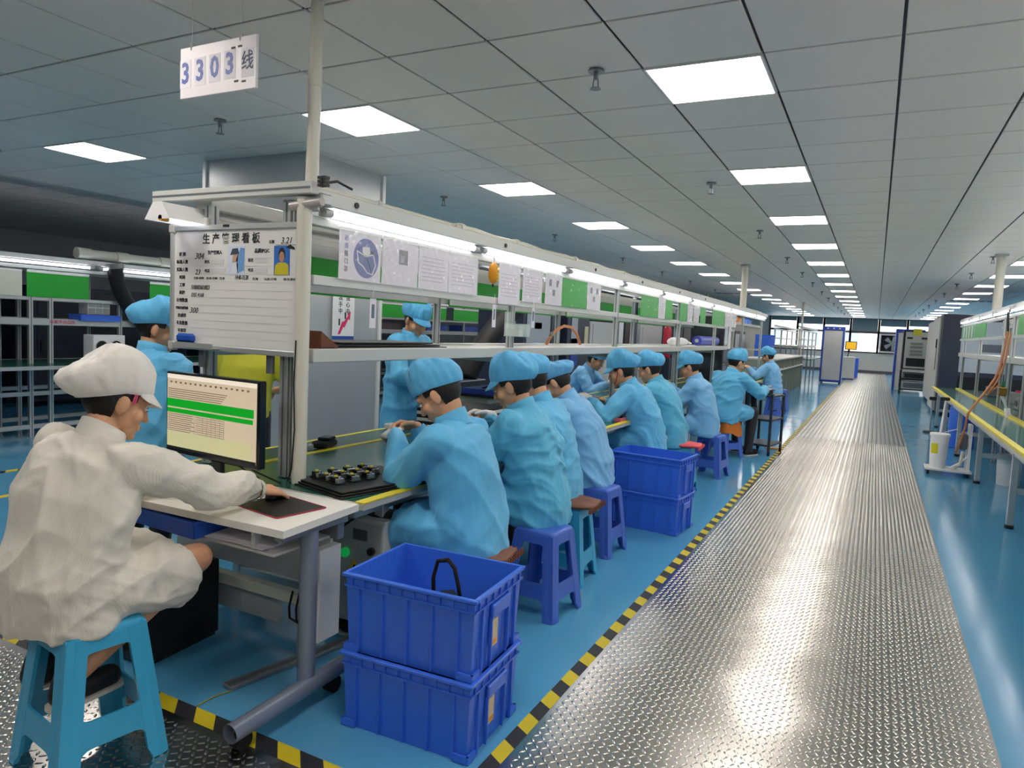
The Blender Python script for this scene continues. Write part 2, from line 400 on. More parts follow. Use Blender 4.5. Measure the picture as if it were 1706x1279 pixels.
# hazard tapes
def tape_mat(name, ax, pitch, slope, c1='#d9c41f', c2='#2a2b30'):
    mt = bpy.data.materials.new(name); mt.use_nodes = True; nt = mt.node_tree; b = nt.nodes['Principled BSDF']
    tc = nt.nodes.new('ShaderNodeTexCoord'); s = nt.nodes.new('ShaderNodeSeparateXYZ'); nt.links.new(tc.outputs['Object'], s.inputs[0])
    m1 = nt.nodes.new('ShaderNodeMath'); m1.operation = 'MULTIPLY_ADD'; m1.inputs[1].default_value = slope
    nt.links.new(s.outputs['X' if ax == 'Y' else 'Y'], m1.inputs[0]); nt.links.new(s.outputs[ax], m1.inputs[2])
    m2 = nt.nodes.new('ShaderNodeMath'); m2.operation = 'DIVIDE'; m2.inputs[1].default_value = pitch; nt.links.new(m1.outputs[0], m2.inputs[0])
    m3 = nt.nodes.new('ShaderNodeMath'); m3.operation = 'FLOORED_MODULO'; m3.inputs[1].default_value = 1; nt.links.new(m2.outputs[0], m3.inputs[0])
    m4 = nt.nodes.new('ShaderNodeMath'); m4.operation = 'GREATER_THAN'; m4.inputs[1].default_value = .5; nt.links.new(m3.outputs[0], m4.inputs[0])
    mx = nt.nodes.new('ShaderNodeMix'); mx.data_type = 'RGBA'; mx.inputs[6].default_value = srgb(c1); mx.inputs[7].default_value = srgb(c2)
    nt.links.new(m4.outputs[0], mx.inputs[0]); nt.links.new(mx.outputs[2], b.inputs['Base Color']); b.inputs['Roughness'].default_value = .5
    return mt
def tape(name, label, b, mt): return tag(MB().box(*b).build(name, mt), label, 'tape')
T1 = tape_mat('hazard tape along', 'Y', .207, .6); T2 = tape_mat('hazard tape across', 'X', .21, 1.)
tape('hazard_tape', 'black and yellow hazard tape along the left edge of the walkway', (-1.094, -1.037, 1.72, 27.5, 0, .0035), T1)
tape('hazard_tape', 'black and yellow hazard tape on the blue floor under the white desk', (-6.6, -1.113, 1.702, 1.775, 0, .0035), T2)
for n, (x, lab) in enumerate(((-3.86, 'nearest the benches'), (-4.66, 'second out from the benches'), (-5.97, 'third out from the benches'), (-6.86, 'farthest from the benches'))):
    tape('floor_tape', 'black and yellow floor line behind the benches, %s' % lab, (x-.035, x+.035, 1.78, 4.45 if n == 1 else 24, 0, .003), T1)
# ------------------------------------------------------------------ helpers: where a sight line meets a plane of the room
def onx(u, v, x):
    r = RC @ np.array([u-853, v-639.5, 1174.45]); t = x/r[0]; return r[1]*t, 1.5+r[2]*t
def bars(t, name, mt, lst, ch=.004):
    for b in lst: MB().box(*b, ch).build(name, mt, t)
M_slot = mat('profile groove', '#70757a', .5, .4, .05)
def profile_post(t, x, y, z0, z1, w=.045, name='post'):
    p = MB().box(x-w/2, x+w/2, y-w/2, y+w/2, z0, z1, .003).build(name, M_alu, t)
    g = MB().box(x+w/2-.0005, x+w/2+.0008, y-.005, y+.005, z0+.01, z1-.01).box(x-.005, x+.005, y-w/2-.0008, y-w/2+.0005, z0+.01, z1-.01)
    g.build('groove', M_slot, p)
    return p
# ================================================================== main workbench
YA, YB = 2.28, 16.9
wb = thing('workbench', 'long green-topped workbench with yellow-taped edges where the row of workers sits', 'workbench', (0, 0, 0))
MB().box(-3.05, -1.83, YA, YB, .715, .745, .003).build('worktop', mat('grey bench board', '#b9bab3', .4, 0, .05), wb)
MB().box(-3.04, -1.875, YA+.01, YB-.01, .745, .749).build('green_mat', M_greenmat, wb)
MB().box(-1.875, -1.828, YA, YB, .745, .7505).build('edge_tape', M_yellowtape, wb)
MB().box(-2.785, -2.75, YA+.2, YB-.02, .749, .753).build('middle_tape', M_yellowtape, wb)
MB().box(-3.06, -3.03, YA, YB, .745, .7505).build('edge_tape', M_yellowtape, wb)
for y in np.arange(2.6, 16.9, 2.02):
    for x in (-1.98, -2.9): MB().box(x-.025, x+.025, y-.025, y+.025, 0, .715, .004).build('leg', M_alu, wb)
    MB().box(-2.9, -1.98, y-.02, y+.02, .64, .70, .003).build('cross_beam', M_alu, wb)
    MB().box(-2.9, -1.98, y-.02, y+.02, .14, .19, .003).build('foot_beam', M_alu, wb)
for x in (-1.98, -2.9): MB().box(x-.02, x+.02, YA+.1, YB-.1, .64, .70, .003).build('long_beam', M_alu, wb)
# ---- upper frame of the line
fr = thing('overhead_rack', 'aluminium shelf rack standing along the middle of the long workbench', 'rack', (0, 0, 0))
PY = [4.48, 6.75, 9.28, 11.6, 14.2, 16.7]
for y in PY:
    profile_post(fr, -2.33, y, .755, 1.95)
    profile_post(fr, -2.96, y, .755, 1.95)
    MB().box(-2.94, -2.35, y-.02, y+.02, 1.25, 1.29).build('cross_bar', M_alu, fr)
profile_post(fr, -2.43, 2.44, .752, 2.035, .05); profile_post(fr, -2.38, 2.44, .752, 2.035, .04); profile_post(fr, -2.95, 2.44, .752, 2.035, .05)
M_beam = mat('white anodised beam', '#d3d5d0', .3, .2, .03)
MB().box(-2.35, -2.30, 2.47, 12.62, 1.295, 1.36, .004).build('shelf_beam', M_beam, fr)
MB().box(-2.99, -2.94, 2.47, 12.62, 1.295, 1.36, .004).build('shelf_beam', M_beam, fr)
MB().box(-2.945, -2.345, 2.47, 12.62, 1.34, 1.355).build('shelf_board', M_whitepaint, fr)
for x in (-2.33, -2.96):
    MB().box(x-.02, x+.02, 2.47, 12.62 if x > -2.5 else 16.9, 1.655, 1.70, .003).build('rail', M_beam, fr)
    MB().box(x-.025, x+.025, 2.40, 17.05, 1.925, 1.965, .003).build('rail', M_beam, fr)
    MB().box(x-(.03 if x > -2.5 else .08), x+(.08 if x > -2.5 else .03), 2.42, 17.05, 2.008, 2.078, .004).build('lamp_hood', M_beam, fr)
cb = MB().box(-3.27, -2.22, 2.345, 2.398, 2.04, 2.095, .004).build('end_crossbar', M_beam, fr)
MB().box(-3.265, -2.225, 2.3435, 2.345, 2.062, 2.071).build('groove', M_slot, cb)
for y in np.arange(3.9, 17, 1.45): MB().box(-2.97, -2.3, y-.02, y+.02, 2.04, 2.07).build('cross_bar', M_alu, fr)
MB().box(-2.30, -2.2, 2.39, 2.46, 2.0, 2.05, .006).build('hood_bracket', M_alu, fr)
cn = MB()
for i in range(3):
    for j in range(3): cn.box(-2.2+i*.016, -2.188+i*.016, 2.36, 2.39, 2.07+j*.016, 2.082+j*.016)
cn.build('connector', M_black, fr)
MB().tube([(-2.17, 2.39, 2.09), (-2.14, 2.42, 2.1), (-2.125, 2.5, 2.08)], .006, 6).build('wire', M_black, fr)
for y in (2.68, 4.2, 5.9, 7.3, 8.9, 10.4): MB().cyl((-2.251, y, 2.045), (-2.243, y, 2.045), .014, n=12).build('knob', M_black, fr)
# cable duct and pipe lying on the hood
dt = thing('cable_duct', 'cream cable trunking lying along the top of the lamp hood', 'duct', (0, 0, 0))
MB().box(-2.46, -2.37, 2.5, 16.9, 2.077, 2.125, .006).build('trunk', M_pvc, dt)
for y in np.arange(3.0, 16.9, 1.9): MB().box(-2.465, -2.365, y, y+.03, 2.08, 2.13).build('clip', M_greyplastic, dt)
pp = thing('air_pipe', 'cream pipe bundle resting on the hood beside the second lamp', 'pipe', (0, 0, 0))
MB().tube([(-2.34, 3.7+k*.25, 2.098+.006*math.sin(k*2.1)) for k in range(16)], .022, 10).build('pipe', M_pvc, pp, True)
for y in (3.75, 4.5, 5.6, 6.9): MB().cyl((-2.34, y, 2.1), (-2.34, y+.05, 2.1), .03, n=12).build('coupling', M_pvc, pp, 40)
# ---- fluorescent fixtures along both rails
M_tube = mat('lit fluorescent tube', '#ffffff', .4, 0, 0, emit='#f6f4ff', estr=TUBE_POWER)
M_refl = mat('white reflector', '#f2f2f2', .3, 0, .02)
def fixture(x, y0, y1, z, side, label, group):
    t = thing('tube_lamp', label, 'lamp', (x, (y0+y1)/2, z), 0, group); h = (y1-y0)/2
    MB().box(-.02*side, -.03*side, -h, h, -.016, .018).build('reflector', M_refl, t)
    MB().cyl((0, -h+.05, 0), (0, h-.05, 0), .0125, n=12).build('tube', M_tube, t, 40)
    for s in (-1, 1):
        e = MB().cyl((0, s*(h-.05), 0), (0, s*h, 0), .019, n=14); e.build('end_cap', M_greyplastic, t, 40)
    for s in (-.7, .7): MB().box(-.03*side, .0, s*h-.008, s*h+.008, -.002, .02).build('clip', M_white, t)
    if True:
        b = MB().box(-.022, .022, h-.03, h+.03, .02, .05, .006).cyl((0, h, -.012), (0, h, .03), .018, n=10); b.build('mount', M_greyplastic, t, 40)
for n in range(10):
    y0 = 2.5+n*1.45; fixture(-2.288, y0, y0+1.4, 1.986, 1, '%s lit tube lamp from the whiteboard under the hood on the aisle side' % ORD[n], 'tube lamps on the main line')
for n in range(1, 10):
    y0 = 2.22+n*1.48; fixture(-3.03, y0, y0+1.4, 1.955, -1, '%s lit tube lamp from the whiteboard under the far-side hood' % ORD[n], 'tube lamps on the main line')
M_amber = mat('amber end sticker', '#d69328', .4, 0, .1)
t = thing('lamp_shade', 'white angled lamp reflector with amber end left of the whiteboard top', 'lamp', (-3.03, 2.2, 1.98))
MB().add([(-.09, 0, -.05), (.09, 0, -.05), (.03, 0, .03), (-.03, 0, .03), (-.09, 1.4, -.05), (.09, 1.4, -.05), (.03, 1.4, .03), (-.03, 1.4, .03)], [(0, 3, 2, 1), (4, 5, 6, 7), (3, 7, 6, 2), (0, 4, 7, 3), (1, 2, 6, 5)]).build('reflector', M_refl, t)
MB().cyl((0.02, .0, -.045), (0.02, .04, -.045), .014, n=12).build('amber_cap', M_amber, t, 40)
MB().cyl((0, .06, -.03), (0, 1.36, -.03), .0125, n=12).build('tube', M_tube, t, 40)
# ---- PVC pole to the ceiling
pv = thing('pvc_pole', 'tall cream PVC pole rising from the bench to the ceiling beside the whiteboard', 'pole', (-2.292, 2.385, 0))
MB().cyl((0, 0, .75), (0, 0, 2.02), .033, n=24).build('lower_pipe', M_pvc, pv, 40)
MB().cyl((0, .04, 2.0), (0, .05, 2.88), .028, n=24).build('upper_pipe', M_pvc, pv, 40)
MB().cyl((0, .045, 2.52), (0, .046, 2.6), .031, n=24).build('coupling', M_pvc, pv, 40)
MB().cyl((0, .02, 1.98), (0, .02, 2.03), .05, n=20).cyl((-.06, -.02, 1.99), (.1, 0, 2.01), .02, n=12).build('tape_wrap', mat('translucent wrap tape', '#b9b2b0', .25, 0, .1), pv, 40)
MB().tube([(.0, -.036, 1.4), (-.006, -.037, 1.2), (.004, -.037, 1.0), (-.01, -.036, .82), (-.03, -.036, .76)], .003, 6).build('wire', M_rubber, pv)
for n, (x, y, lab) in enumerate(((-2.3, 13.9, 'standing at the far end of the main line'), (1.5, 12.3, 'rising above the right-hand bench'), (-5.0, 23.3, 'far behind the main line'), (-2.4, 27, 'beside the far blue cabinet'))):
    t = thing('ceiling_pole', 'thin cream pole up to the ceiling %s' % lab, 'pole', (x, y, 0))
    z0 = 2.08 if n < 2 else 0
    MB().cyl((0, 0, z0), (0, 0, 2.88), .06 if n < 2 else .035, n=16).build('pipe', M_pvc, t, 40)
    MB().cyl((0, 0, 2.85), (0, 0, 2.881), .085 if n < 2 else .05, n=16).build('flange', M_greyplastic, t, 40)
# ---- green boards on the far rail
ys = [(2.5, 2.88), (3.0, 4.3), (4.6, 6.6), (6.9, 9.1), (9.4, 11.4), (11.8, 14.0), (14.4, 16.5)]
for n, (a, b) in enumerate(ys):
    t = thing('green_board', 'bright green board on the far side of the bench frame, %s bay from the whiteboard' % ORD[n], 'board', (-2.93, (a+b)/2, 1.70), 0, 'green boards on the main line'); h = (b-a)/2
    MB().box(-.004, .004, -h, h, -.06, .155).build('panel', M_greenpanel, t)
    MB().box(-.007, .007, -h, h, .155, .225).build('white_strip', M_greyplastic, t)
    MB().box(.004, .009, -h, h, -.048, -.002).build('label_strip', M_white, t)
# ---- hanging documents on the near rail (u0,u1 = where they hang)
def at_u(u): return onx(u, 480, -2.285)[0]
def sleeve(u0, u1, label, content, z0=1.695, z1=1.935):
    a, b = at_u(u0), at_u(u1); h = (b-a)/2
    t = thing('document_sleeve', label, 'document', (-2.296, (a+b)/2, z0), 0, 'documents hung on the main line'); H = z1-z0
    MB().box(-.001, .001, -h, h, 0, H).build('paper' if content != 'green' else 'green_card', M_paper if content != 'green' else M_greenpanel, t)
    # crinkled film in front
    nx, ny = (14, 10); V = []; F = []
    for j in range(ny+1):
        for i in range(nx+1):
            V.append((.005+.0030*math.sin(i*2.3+j*1.7+u0)+.004*random.random(), -h+2*h*i/nx, H*j/ny))
    F = [(j*(nx+1)+i, j*(nx+1)+i+1, (j+1)*(nx+1)+i+1, (j+1)*(nx+1)+i) for j in range(ny) for i in range(nx)]
    MB().add(V, F).build('film', M_film if content != 'green' else mat('thin clear film', '#ffffff', .05, 0, 0, alpha=.06), t)
    MB().box(-.0025, .0045, -h, h, H-.008, H+.006).build('clip_strip', M_whitepaint, t)
    if content == 'lines':
        for k in range(7): MB().box(.0012, .0016, -h*.8, h*.8*(1-.3*random.random()), H*.2+k*H*.09, H*.2+k*H*.09+.003).build('text_line', mat('pale grey print', '#a9a6b4', .6), t)
    if content == 'photos':
        for q in range(3): MB().box(.0012, .0017, -h*.6+q*h*.45, -h*.3+q*h*.45, H*(.3 if q == 1 else .6), H*(.5 if q == 1 else .82)).build('printed_photo', mat('grey print', '#77767c', .6), t)
    if content == 'photo':
        MB().box(.0012, .0017, -h*.1, h*.4, H*.48, H*.8).build('printed_photo', mat('grey print', '#77767c', .6), t)
        MB().box(.0017, .002, -h*.0, h*.22, H*.52, H*.68).build('printed_photo', mat('pale grey print', '#a9a6b4', .6), t)
    if content == 'mask':
        c = (.0, h*.28, H*.48); r = min(h*.62, H*.44)
        def disc(nm, pts, d, mt): MB().prism([(c[1]+p[0]*r, c[2]+p[1]*r) for p in pts], d, d+.0004, 'yzx').build(nm, mt, t)
        disc('blue_disc', [(math.cos(2*PI*k/32), math.sin(2*PI*k/32)) for k in range(32)], .0012, M_blueink)
        def outline(nm, pts, w=.035):
            for k in range(len(pts)):
                p, q = Vector(pts[k]), Vector(pts[(k+1) % len(pts)]); d = (q-p).normalized(); nn = Vector((-d.y, d.x))*w
                disc(nm, [tuple(p+nn), tuple(q+nn), tuple(q-nn), tuple(p-nn)], .0018, M_white)
        disc('mask_icon', [(-.3, .55), (.25, .6), (.3, .3), (.12, .12), (-.2, .12), (-.33, .3)], .0018, M_white)
        outline('mask_outline', [(-.05, .1), (-.75, .32), (-.62, -.25), (-.25, -.42), (.1, -.72), (.5, -.78), (.75, -.3), (.55, .25)])
        outline('mask_outline', [(.0, .1), (.45, -.72)]); outline('mask_outline', [(.25, .45), (.75, .2)])
        for k, ch in enumerate('必须戴口罩'):
            text(ch, .03, M_blueink if k < 2 else M_ink, t, (.0016, -h*.68, H*.82-k*.037), (PI/2, 0, PI/2))
    return t
sleeve(566, 635, 'plastic sleeve holding a blue disc sign with a face mask', 'mask')
sleeve(638, 697, 'plastic-covered sheet with one grey photo next to the blue mask sign', 'photo')
sleeve(699, 748, 'plastic-covered blank sheet, left half of the wide pair left of the yellow tool', 'lines')
sleeve(749, 797, 'plastic-covered blank sheet, right half of the wide pair left of the yellow tool', 'lines')
sleeve(833, 868, 'plastic-covered sheet hanging just right of the yellow tool', 'lines', 1.66)
sleeve(873, 905, 'plastic-covered sheet, second right of the yellow tool', 'lines')
sleeve(911, 938, 'plastic-covered sheet with two small photos left of the green card', 'photos')
sleeve(939, 980, 'bright green card hanging in a sleeve mid-line', 'green')
sleeve(981, 1003, 'narrow sheet with three printed photos right of the green card', 'photos')
sleeve(1071, 1100, 'green card in a crinkled sleeve over the woman in a ruffled cap', 'green')
sleeve(1101, 1112, 'narrow plastic-covered sheet between two far green cards', 'lines')
sleeve(1113, 1124, 'narrow green card beside a narrow white sheet, far down the line', 'green')
sleeve(1137, 1149, 'small green card in the fourth bay of the line', 'green')
sleeve(1150, 1158, 'narrow white sheet in the fourth bay of the line', 'lines')
sleeve(1160, 1169, 'curled white sheet in the fourth bay of the line', 'lines')
sleeve(1171, 1180, 'green card at the end of the fourth bay', 'green')
sleeve(1191, 1212, 'pale green card in the fifth bay of the line', 'green')
sleeve(1213, 1224, 'white sheet in the fifth bay of the line', 'lines')
sleeve(1225, 1231, 'narrow sheet next to the dark machine at the line end', 'photos')
# yellow tool hanging at the gap
y, z = onx(822, 455, -2.27)
t = thing('balancer_reel', 'yellow-orange spring balancer hanging in the gap between sheets', 'tool', (-2.27, y, z))
MB().lathe((0, 0, -.07), [(.0, 0), (.02, .01), (.033, .04), (.034, .09), (.022, .125), (.008, .14), (0, .14)], 14).build('casing', M_orange, t, True)
for k in range(5): MB().box(.028, .038, -.012, .012, -.05+k*.022, -.042+k*.022).build('rib', M_yellowtape, t)
MB().tube([(0, 0, .07), (0, .004, .09), (0, -.006, .1)], .003, 6).build('hook', M_alud, t)
MB().cyl((0, 0, -.09), (0, 0, -.07), .006, n=8).build('cable_end', M_black, t)
# clear tray hanging below rail and small tags
y, z = onx(862, 543, -2.26)
t = thing('clear_bin', 'clear acrylic parts box hung on the frame post', 'box', (-2.26, y, z-.075))
for nm, b in (('back', (-.06, -.057, -.085, .085, 0, .11)), ('front', (.057, .06, -.085, .085, 0, .09)), ('side', (-.057, .057, -.085, -.082, 0, .09)), ('side', (-.057, .057, .082, .085, 0, .09)), ('bottom', (-.057, .057, -.082, .082, 0, .004)), ('divider', (-.057, .057, -.002, .002, .004, .08)), ('back', (-.06, -.057, -.085, .0, .11, .17))):
    MB().box(*b).build(nm, M_clear, t)
MB().box(-.05, .05, -.08, -.005, .004, .05).build('parts', mat('small white parts', '#d7dcd8', .5, 0, .2, 60), t)
for n, (u, v, lab) in enumerate(((621, 520, 'above the standing woman'), (823, 525, 'left of the clear parts box'), (888, 528, 'right of the clear parts box'))):
    y, z = onx(u, v, -2.28)
    t = thing('hanging_tag', 'small printed card on a string hanging %s' % lab, 'tag', (-2.28, y, z), 0, 'hanging cards')
    MB().box(-.001, .001, -.024, .024, -.08, .07).build('card', M_paper, t); MB().box(.001, .0015, -.012, .012, -.03, .04).build('print', mat('grey blue print', '#6b7f95', .6), t)
    MB().tube([(0, 0, .07), (0, .002, .12), (0, 0, 1.68-z if 1.68-z > .13 else .14)], .0015, 5).build('string', M_white, t)
# items on the shelf
t = thing('black_sheets', 'flat black trays stacked on the shelf beside the standing woman', 'tray', (-2.55, 3.15, 1.3565))
for k in range(3): MB().box(-.17+.01*k, .19-.012*k, -.5+.05*k, .55-.06*k, k*.012, k*.012+.008, .002).build('tray', M_black, t)
t = thing('wooden_wedge', 'brown wooden wedge on the shelf next to the PVC pole', 'panel', (-2.35, 2.66, 1.358))
t.rotation_euler = (0, 0, 0)
MB().add([(-.1, -.12, 0), (.03, -.12, 0), (.03, .0, 0), (-.1, .0, 0), (-.1, -.12, .085), (.03, -.12, .085), (.03, .0, .012), (-.1, .0, .012)], [(3, 2, 1, 0), (4, 5, 6, 7), (0, 1, 5, 4), (1, 2, 6, 5), (2, 3, 7, 6), (3, 0, 4, 7)]).build('wedge', M_wood, t)
MB().box(.03, .032, -.11, -.03, .004, .010).build('edge_strip', M_black, t)
t = thing('white_roll', 'white rolled bag lying on the shelf far down the line', 'bag', (-2.45, 9.8, 1.3565))
MB().tube([(0, -.5+.1*k, .06) for k in range(11)], [.03, .05, .06, .06, .055, .06, .06, .058, .05, .04, .02], 12).build('roll', M_white, t, True)
MB().tube([(.02, .5, .05), (.03, .62, .04)], [.02, .012], 8).build('tail', M_white, t, True)
t = thing('blue_roll', 'rolled royal blue sheet on the shelf near the line end', 'roll', (-2.5, 11.85, 1.3565))
MB().tube([(0, -.7+.14*k, .08) for k in range(11)], .075, 14).build('roll', mat('blue film roll', '#3f4fc0', .35, 0, .06), t, 40)
MB().cyl((0, -.72, .08), (0, .72, .08), .03, n=12).build('core', M_greyplastic, t, 40)

# ================================================================== whiteboard
wbd = thing('whiteboard', 'white production board with Chinese headings, photos and handwriting', 'whiteboard', (-2.722, 2.375, 1.335))
M_board = mat('glossy whiteboard', '#e9e9e6', .14, 0, .015)
W2, HB = .425, .575
MB().box(-W2, W2, 0, .012, 0, HB).build('writing_surface', M_board, wbd)
for b in ((-W2-.012, W2+.012, -.01, .02, -.014, .012), (-W2-.012, W2+.012, -.01, .02, HB-.012, HB+.014), (-W2-.012, -W2+.012, -.01, .02, .012, HB-.012), (W2-.012, W2+.012, -.01, .02, .012, HB-.012)): MB().box(*b, .003).build('frame_bar', M_alu, wbd)
for x in (-W2, W2):
    for z in (0, HB): MB().box(x-.024, x+.024, -.013, .022, z-.024, z+.024, .008).build('corner_cap', mat('grey corner plastic', '#b3b2ae', .4), wbd)
MB().box(-.06, -.02, -.012, -.009, HB, HB+.012).build('maker_plate', M_black, wbd)
FR = (PI/2, 0, 0); yt = -.0012
def wt(s, x, z, size, m=M_ink, **k): return text(s, size, m, wbd, (x, yt, z), FR, **k)
wt('生 产 管 理 看 板', -.02, HB-.055, .052, bold=.0009)
for k, s in enumerate(['班 别', '标准人数', '实际人数', '时间', '工单', '机种', '计划数量', '实际达成数量', '达成率', '不良数量', '不良率', '直良目标']):
    wt(s, -.355, HB-.125-k*.0375, .021 if len(s) < 6 else .015, bold=.0004)
    MB().box(-W2+.02, W2-.03, yt, yt+.0008, HB-.144-k*.0375, HB-.1432-k*.0375).build('ruled_line', mat('faint line', '#c9c9c6', .5), wbd)
wt('生产管理人', -.125, HB-.118, .02, bold=.0004); wt('品质IPQC', .185, HB-.112, .022, bold=.0004)
wt('姓名', -.178, HB-.162, .018); wt('电话', -.178, HB-.205, .018); wt('姓名', .115, HB-.155, .018); wt('电话', .115, HB-.2, .018)
wt('日期', .245, HB-.072, .017); wt('3.21', .335, HB-.068, .04, shear=.25)
MB().box(.27, .39, yt, yt+.0008, HB-.087, HB-.0855).build('ruled_line', M_ink, wbd)
wt('7:30-10:00', -.235, HB-.24, .0165); wt('10:10-12:00 · 12:30', -.12, HB-.24, .0165); wt('14:40-15:20', .055, HB-.235, .03, shear=.25, sx=.62); wt('15:30', .145, HB-.24, .0165); wt('16:20-17:40', .24, HB-.24, .0165); wt('18:10-20:10', .36, HB-.24, .0165)
mhand = mat('grey marker', '#3c3d44', .6, 0, 0)
wt('304', -.235, HB-.135, .042, mhand, shear=.3); wt('23', -.245, HB-.212, .036, mhand, shear=.3)
wt('S1000026010023', -.225, HB-.285, .03, mhand, shear=.3, sx=.62); wt('DSS 4168', -.245, HB-.322, .028, mhand, shear=.3, sx=.8); wt('300', -.27, HB-.398, .04, mhand, shear=.3)
for b in ((-.15, -.065, HB-.172, HB-.15), (-.16, -.05, HB-.212, HB-.192), (.14, .215, HB-.165, HB-.145), (.14, .22, HB-.212, HB-.19)): MB().box(b[0], b[1], yt, yt+.0008, b[2], b[3]).build('name_strip', mat('pale strip', '#d6d6d8', .5), wbd)
# portraits (printed)
p1 = MB().box(-.035, .075, yt-.0004, yt+.0008, HB-.222, HB-.088).build('cartoon_print', mat('pale blue print', '#cfdcea', .5), wbd)
for nm, pts, c in (('print_shape', [(.03, -.215), (.07, -.2), (.075, -.1), (.05, -.095), (.02, -.15)], '#6f9fd8'), ('print_shape', [(-.02, -.215), (.03, -.215), (.035, -.17), (.0, -.165)], '#dfe3ea'), ('print_shape', [(-.005, -.165), (.03, -.16), (.035, -.13), (.0, -.125)], '#c99f86'), ('print_shape', [(-.02, -.13), (.04, -.125), (.03, -.098), (-.005, -.1)], '#3f4a58')):
    MB().prism([(x, HB+z) for x, z in pts], yt-.001, yt-.0004, 'xzy').build(nm, mat('print '+c, c, .5, 0, 0), p1)
p2 = MB().box(.262, .358, yt-.0004, yt+.0008, HB-.222, HB-.09).build('portrait_print', mat('blue portrait ground', '#2f6fc4', .5), wbd)
el = lambda cx, cz, rx, rz: [(cx+rx*math.cos(2*PI*k/20), cz+rz*math.sin(2*PI*k/20)) for k in range(20)]
for pts, c, d in (([(.266, -.221), (.354, -.221), (.35, -.175), (.33, -.165), (.29, -.165), (.27, -.178)], '#c9c022', .0004), (el(.31, -.128, .02, .03), '#241d1b', .0006), (el(.31, -.14, .016, .024), '#b98a6c', .0009)):
    MB().prism([(x, HB+z) for x, z in pts], yt-.0004-d, yt-.0004, 'xzy').build('print_shape', mat('print '+c, c, .5, 0, 0), p2)
MB().prism([(.335, HB-.098), (.385, HB-.108), (.385, HB-.098), (.36, HB-.085)], yt-.002, yt, 'xzy').build('black_tape', M_black, wbd)
tr = MB().box(-.33, -.07, -.055, -.01, -.004, .0, .001).box(-.33, -.07, -.058, -.053, -.004, .022).build('pen_tray', M_alu, wbd)
MB().add([(-.33, -.055, 0), (-.33, -.01, 0), (-.33, -.01, .035), (-.33, -.055, .022)], [(0, 1, 2, 3)]).build('tray_end', M_alud, wbd)
# board supports
for x in (-.24, .22): MB().box(x-.02, x+.02, .02, .04, -.1, .3, .003).build('support_bar', M_alud, wbd)
t = thing('board_eraser', 'blue whiteboard eraser lying in the pen tray', 'eraser', (-3.0, 2.338, 1.337))
MB().box(-.06, .06, -.013, .013, 0, .02, .004).build('felt', M_black, t); MB().box(-.062, .062, -.014, .014, .018, .062, .012).build('grip', mat('blue eraser', '#1c4fb0', .35), t)

# ================================================================== hanging sign 3303
sg = thing('hanging_sign', 'white hanging sign reading 3303 and a Chinese character', 'sign', (-2.634, 2.2, 2.454))
MB().box(-.236, .236, -.006, .006, 0, .22, .002).build('panel', mat('pinkish white board', '#ece6ea', .4, 0, .02), sg)
MB().box(.236, .2365, -.006, .006, 0, .22).build('edge', M_white, sg)
for k, ch in enumerate('3303'):
    x = -.2+.093*k
    MB().box(x-.036, x+.036, -.0068, -.006, .045+.003*k, .165+.003*k).build('number_sheet', M_paper, sg)
    text(ch, .125, M_blueink, sg, (x, -.0074, .105+.003*k), FR, bold=.003, sx=.85)
MB().box(.15, .222, -.0068, -.006, .05, .17).build('number_sheet', M_paper, sg)
text('线', .085, mat('slate ink', '#4a5673', .6, 0, 0), sg, (.186, -.0074, .113), FR, bold=.0004, sx=.85)
for x, z in ((.1, .18), (.14, .182), (.165, .035), (.12, .04)): MB().box(x-.012, x+.012, -.0075, -.006, z-.004, z+.004).build('tape_scrap', M_ink, sg)
for x in (-.165, .14):
    MB().tube([(x, 0, .22), (x, -.002, .235), (x, 0, .43)], .0012, 5).build('string', M_white, sg)
    MB().tube([(x, -.007, .205), (x, -.008, .235), (x, .008, .235), (x, .007, .205)], .003, 6).build('hook', M_greyplastic, sg)

# ================================================================== poster on the pillar
ya_, z1_ = onx(555, 470, -4.28); yb_, _ = onx(591, 480, -4.28); _, z0_ = onx(572, 568, -4.28)
ps = thing('poster', 'white vertical poster with Chinese characters and red arrow on the pillar', 'poster', (-4.278, (ya_+yb_)/2, z0_)); hp = (yb_-ya_)/2
MB().box(-.001, .001, -hp, hp, 0, z1_-z0_).build('sheet', M_white, ps)
MB().box(.001, .0014, -hp, hp, 0, .045).build('blue_band', M_blueink, ps)
FX = (PI/2, 0, PI/2)
for k, ch in enumerate('在我手中'): text(ch, .054, M_ink, ps, (.0018, -hp*.3, .445-k*.06), FX, bold=.0006)
for k, ch in enumerate('在我心中'): text(ch, .054, M_ink, ps, (.0018, hp*.38, .445-k*.06), FX, bold=.0006)
MB().prism([(-hp*.5, .06), (-hp*.3, .06), (-.0, .13), (hp*.1, .12), (hp*.45, .2), (hp*.6, .19), (hp*.65, .27), (hp*.35, .25), (hp*.42, .23), (hp*.0, .17), (-hp*.1, .18)], .001, .0018, 'yzx').build('red_arrow', M_redink, ps)
for q in ((-hp*.45, .14), (hp*.1, .2)): MB().box(.001, .0018, q[0], q[0]+.02, q[1], q[1]+.06).build('small_figure', M_ink, ps)
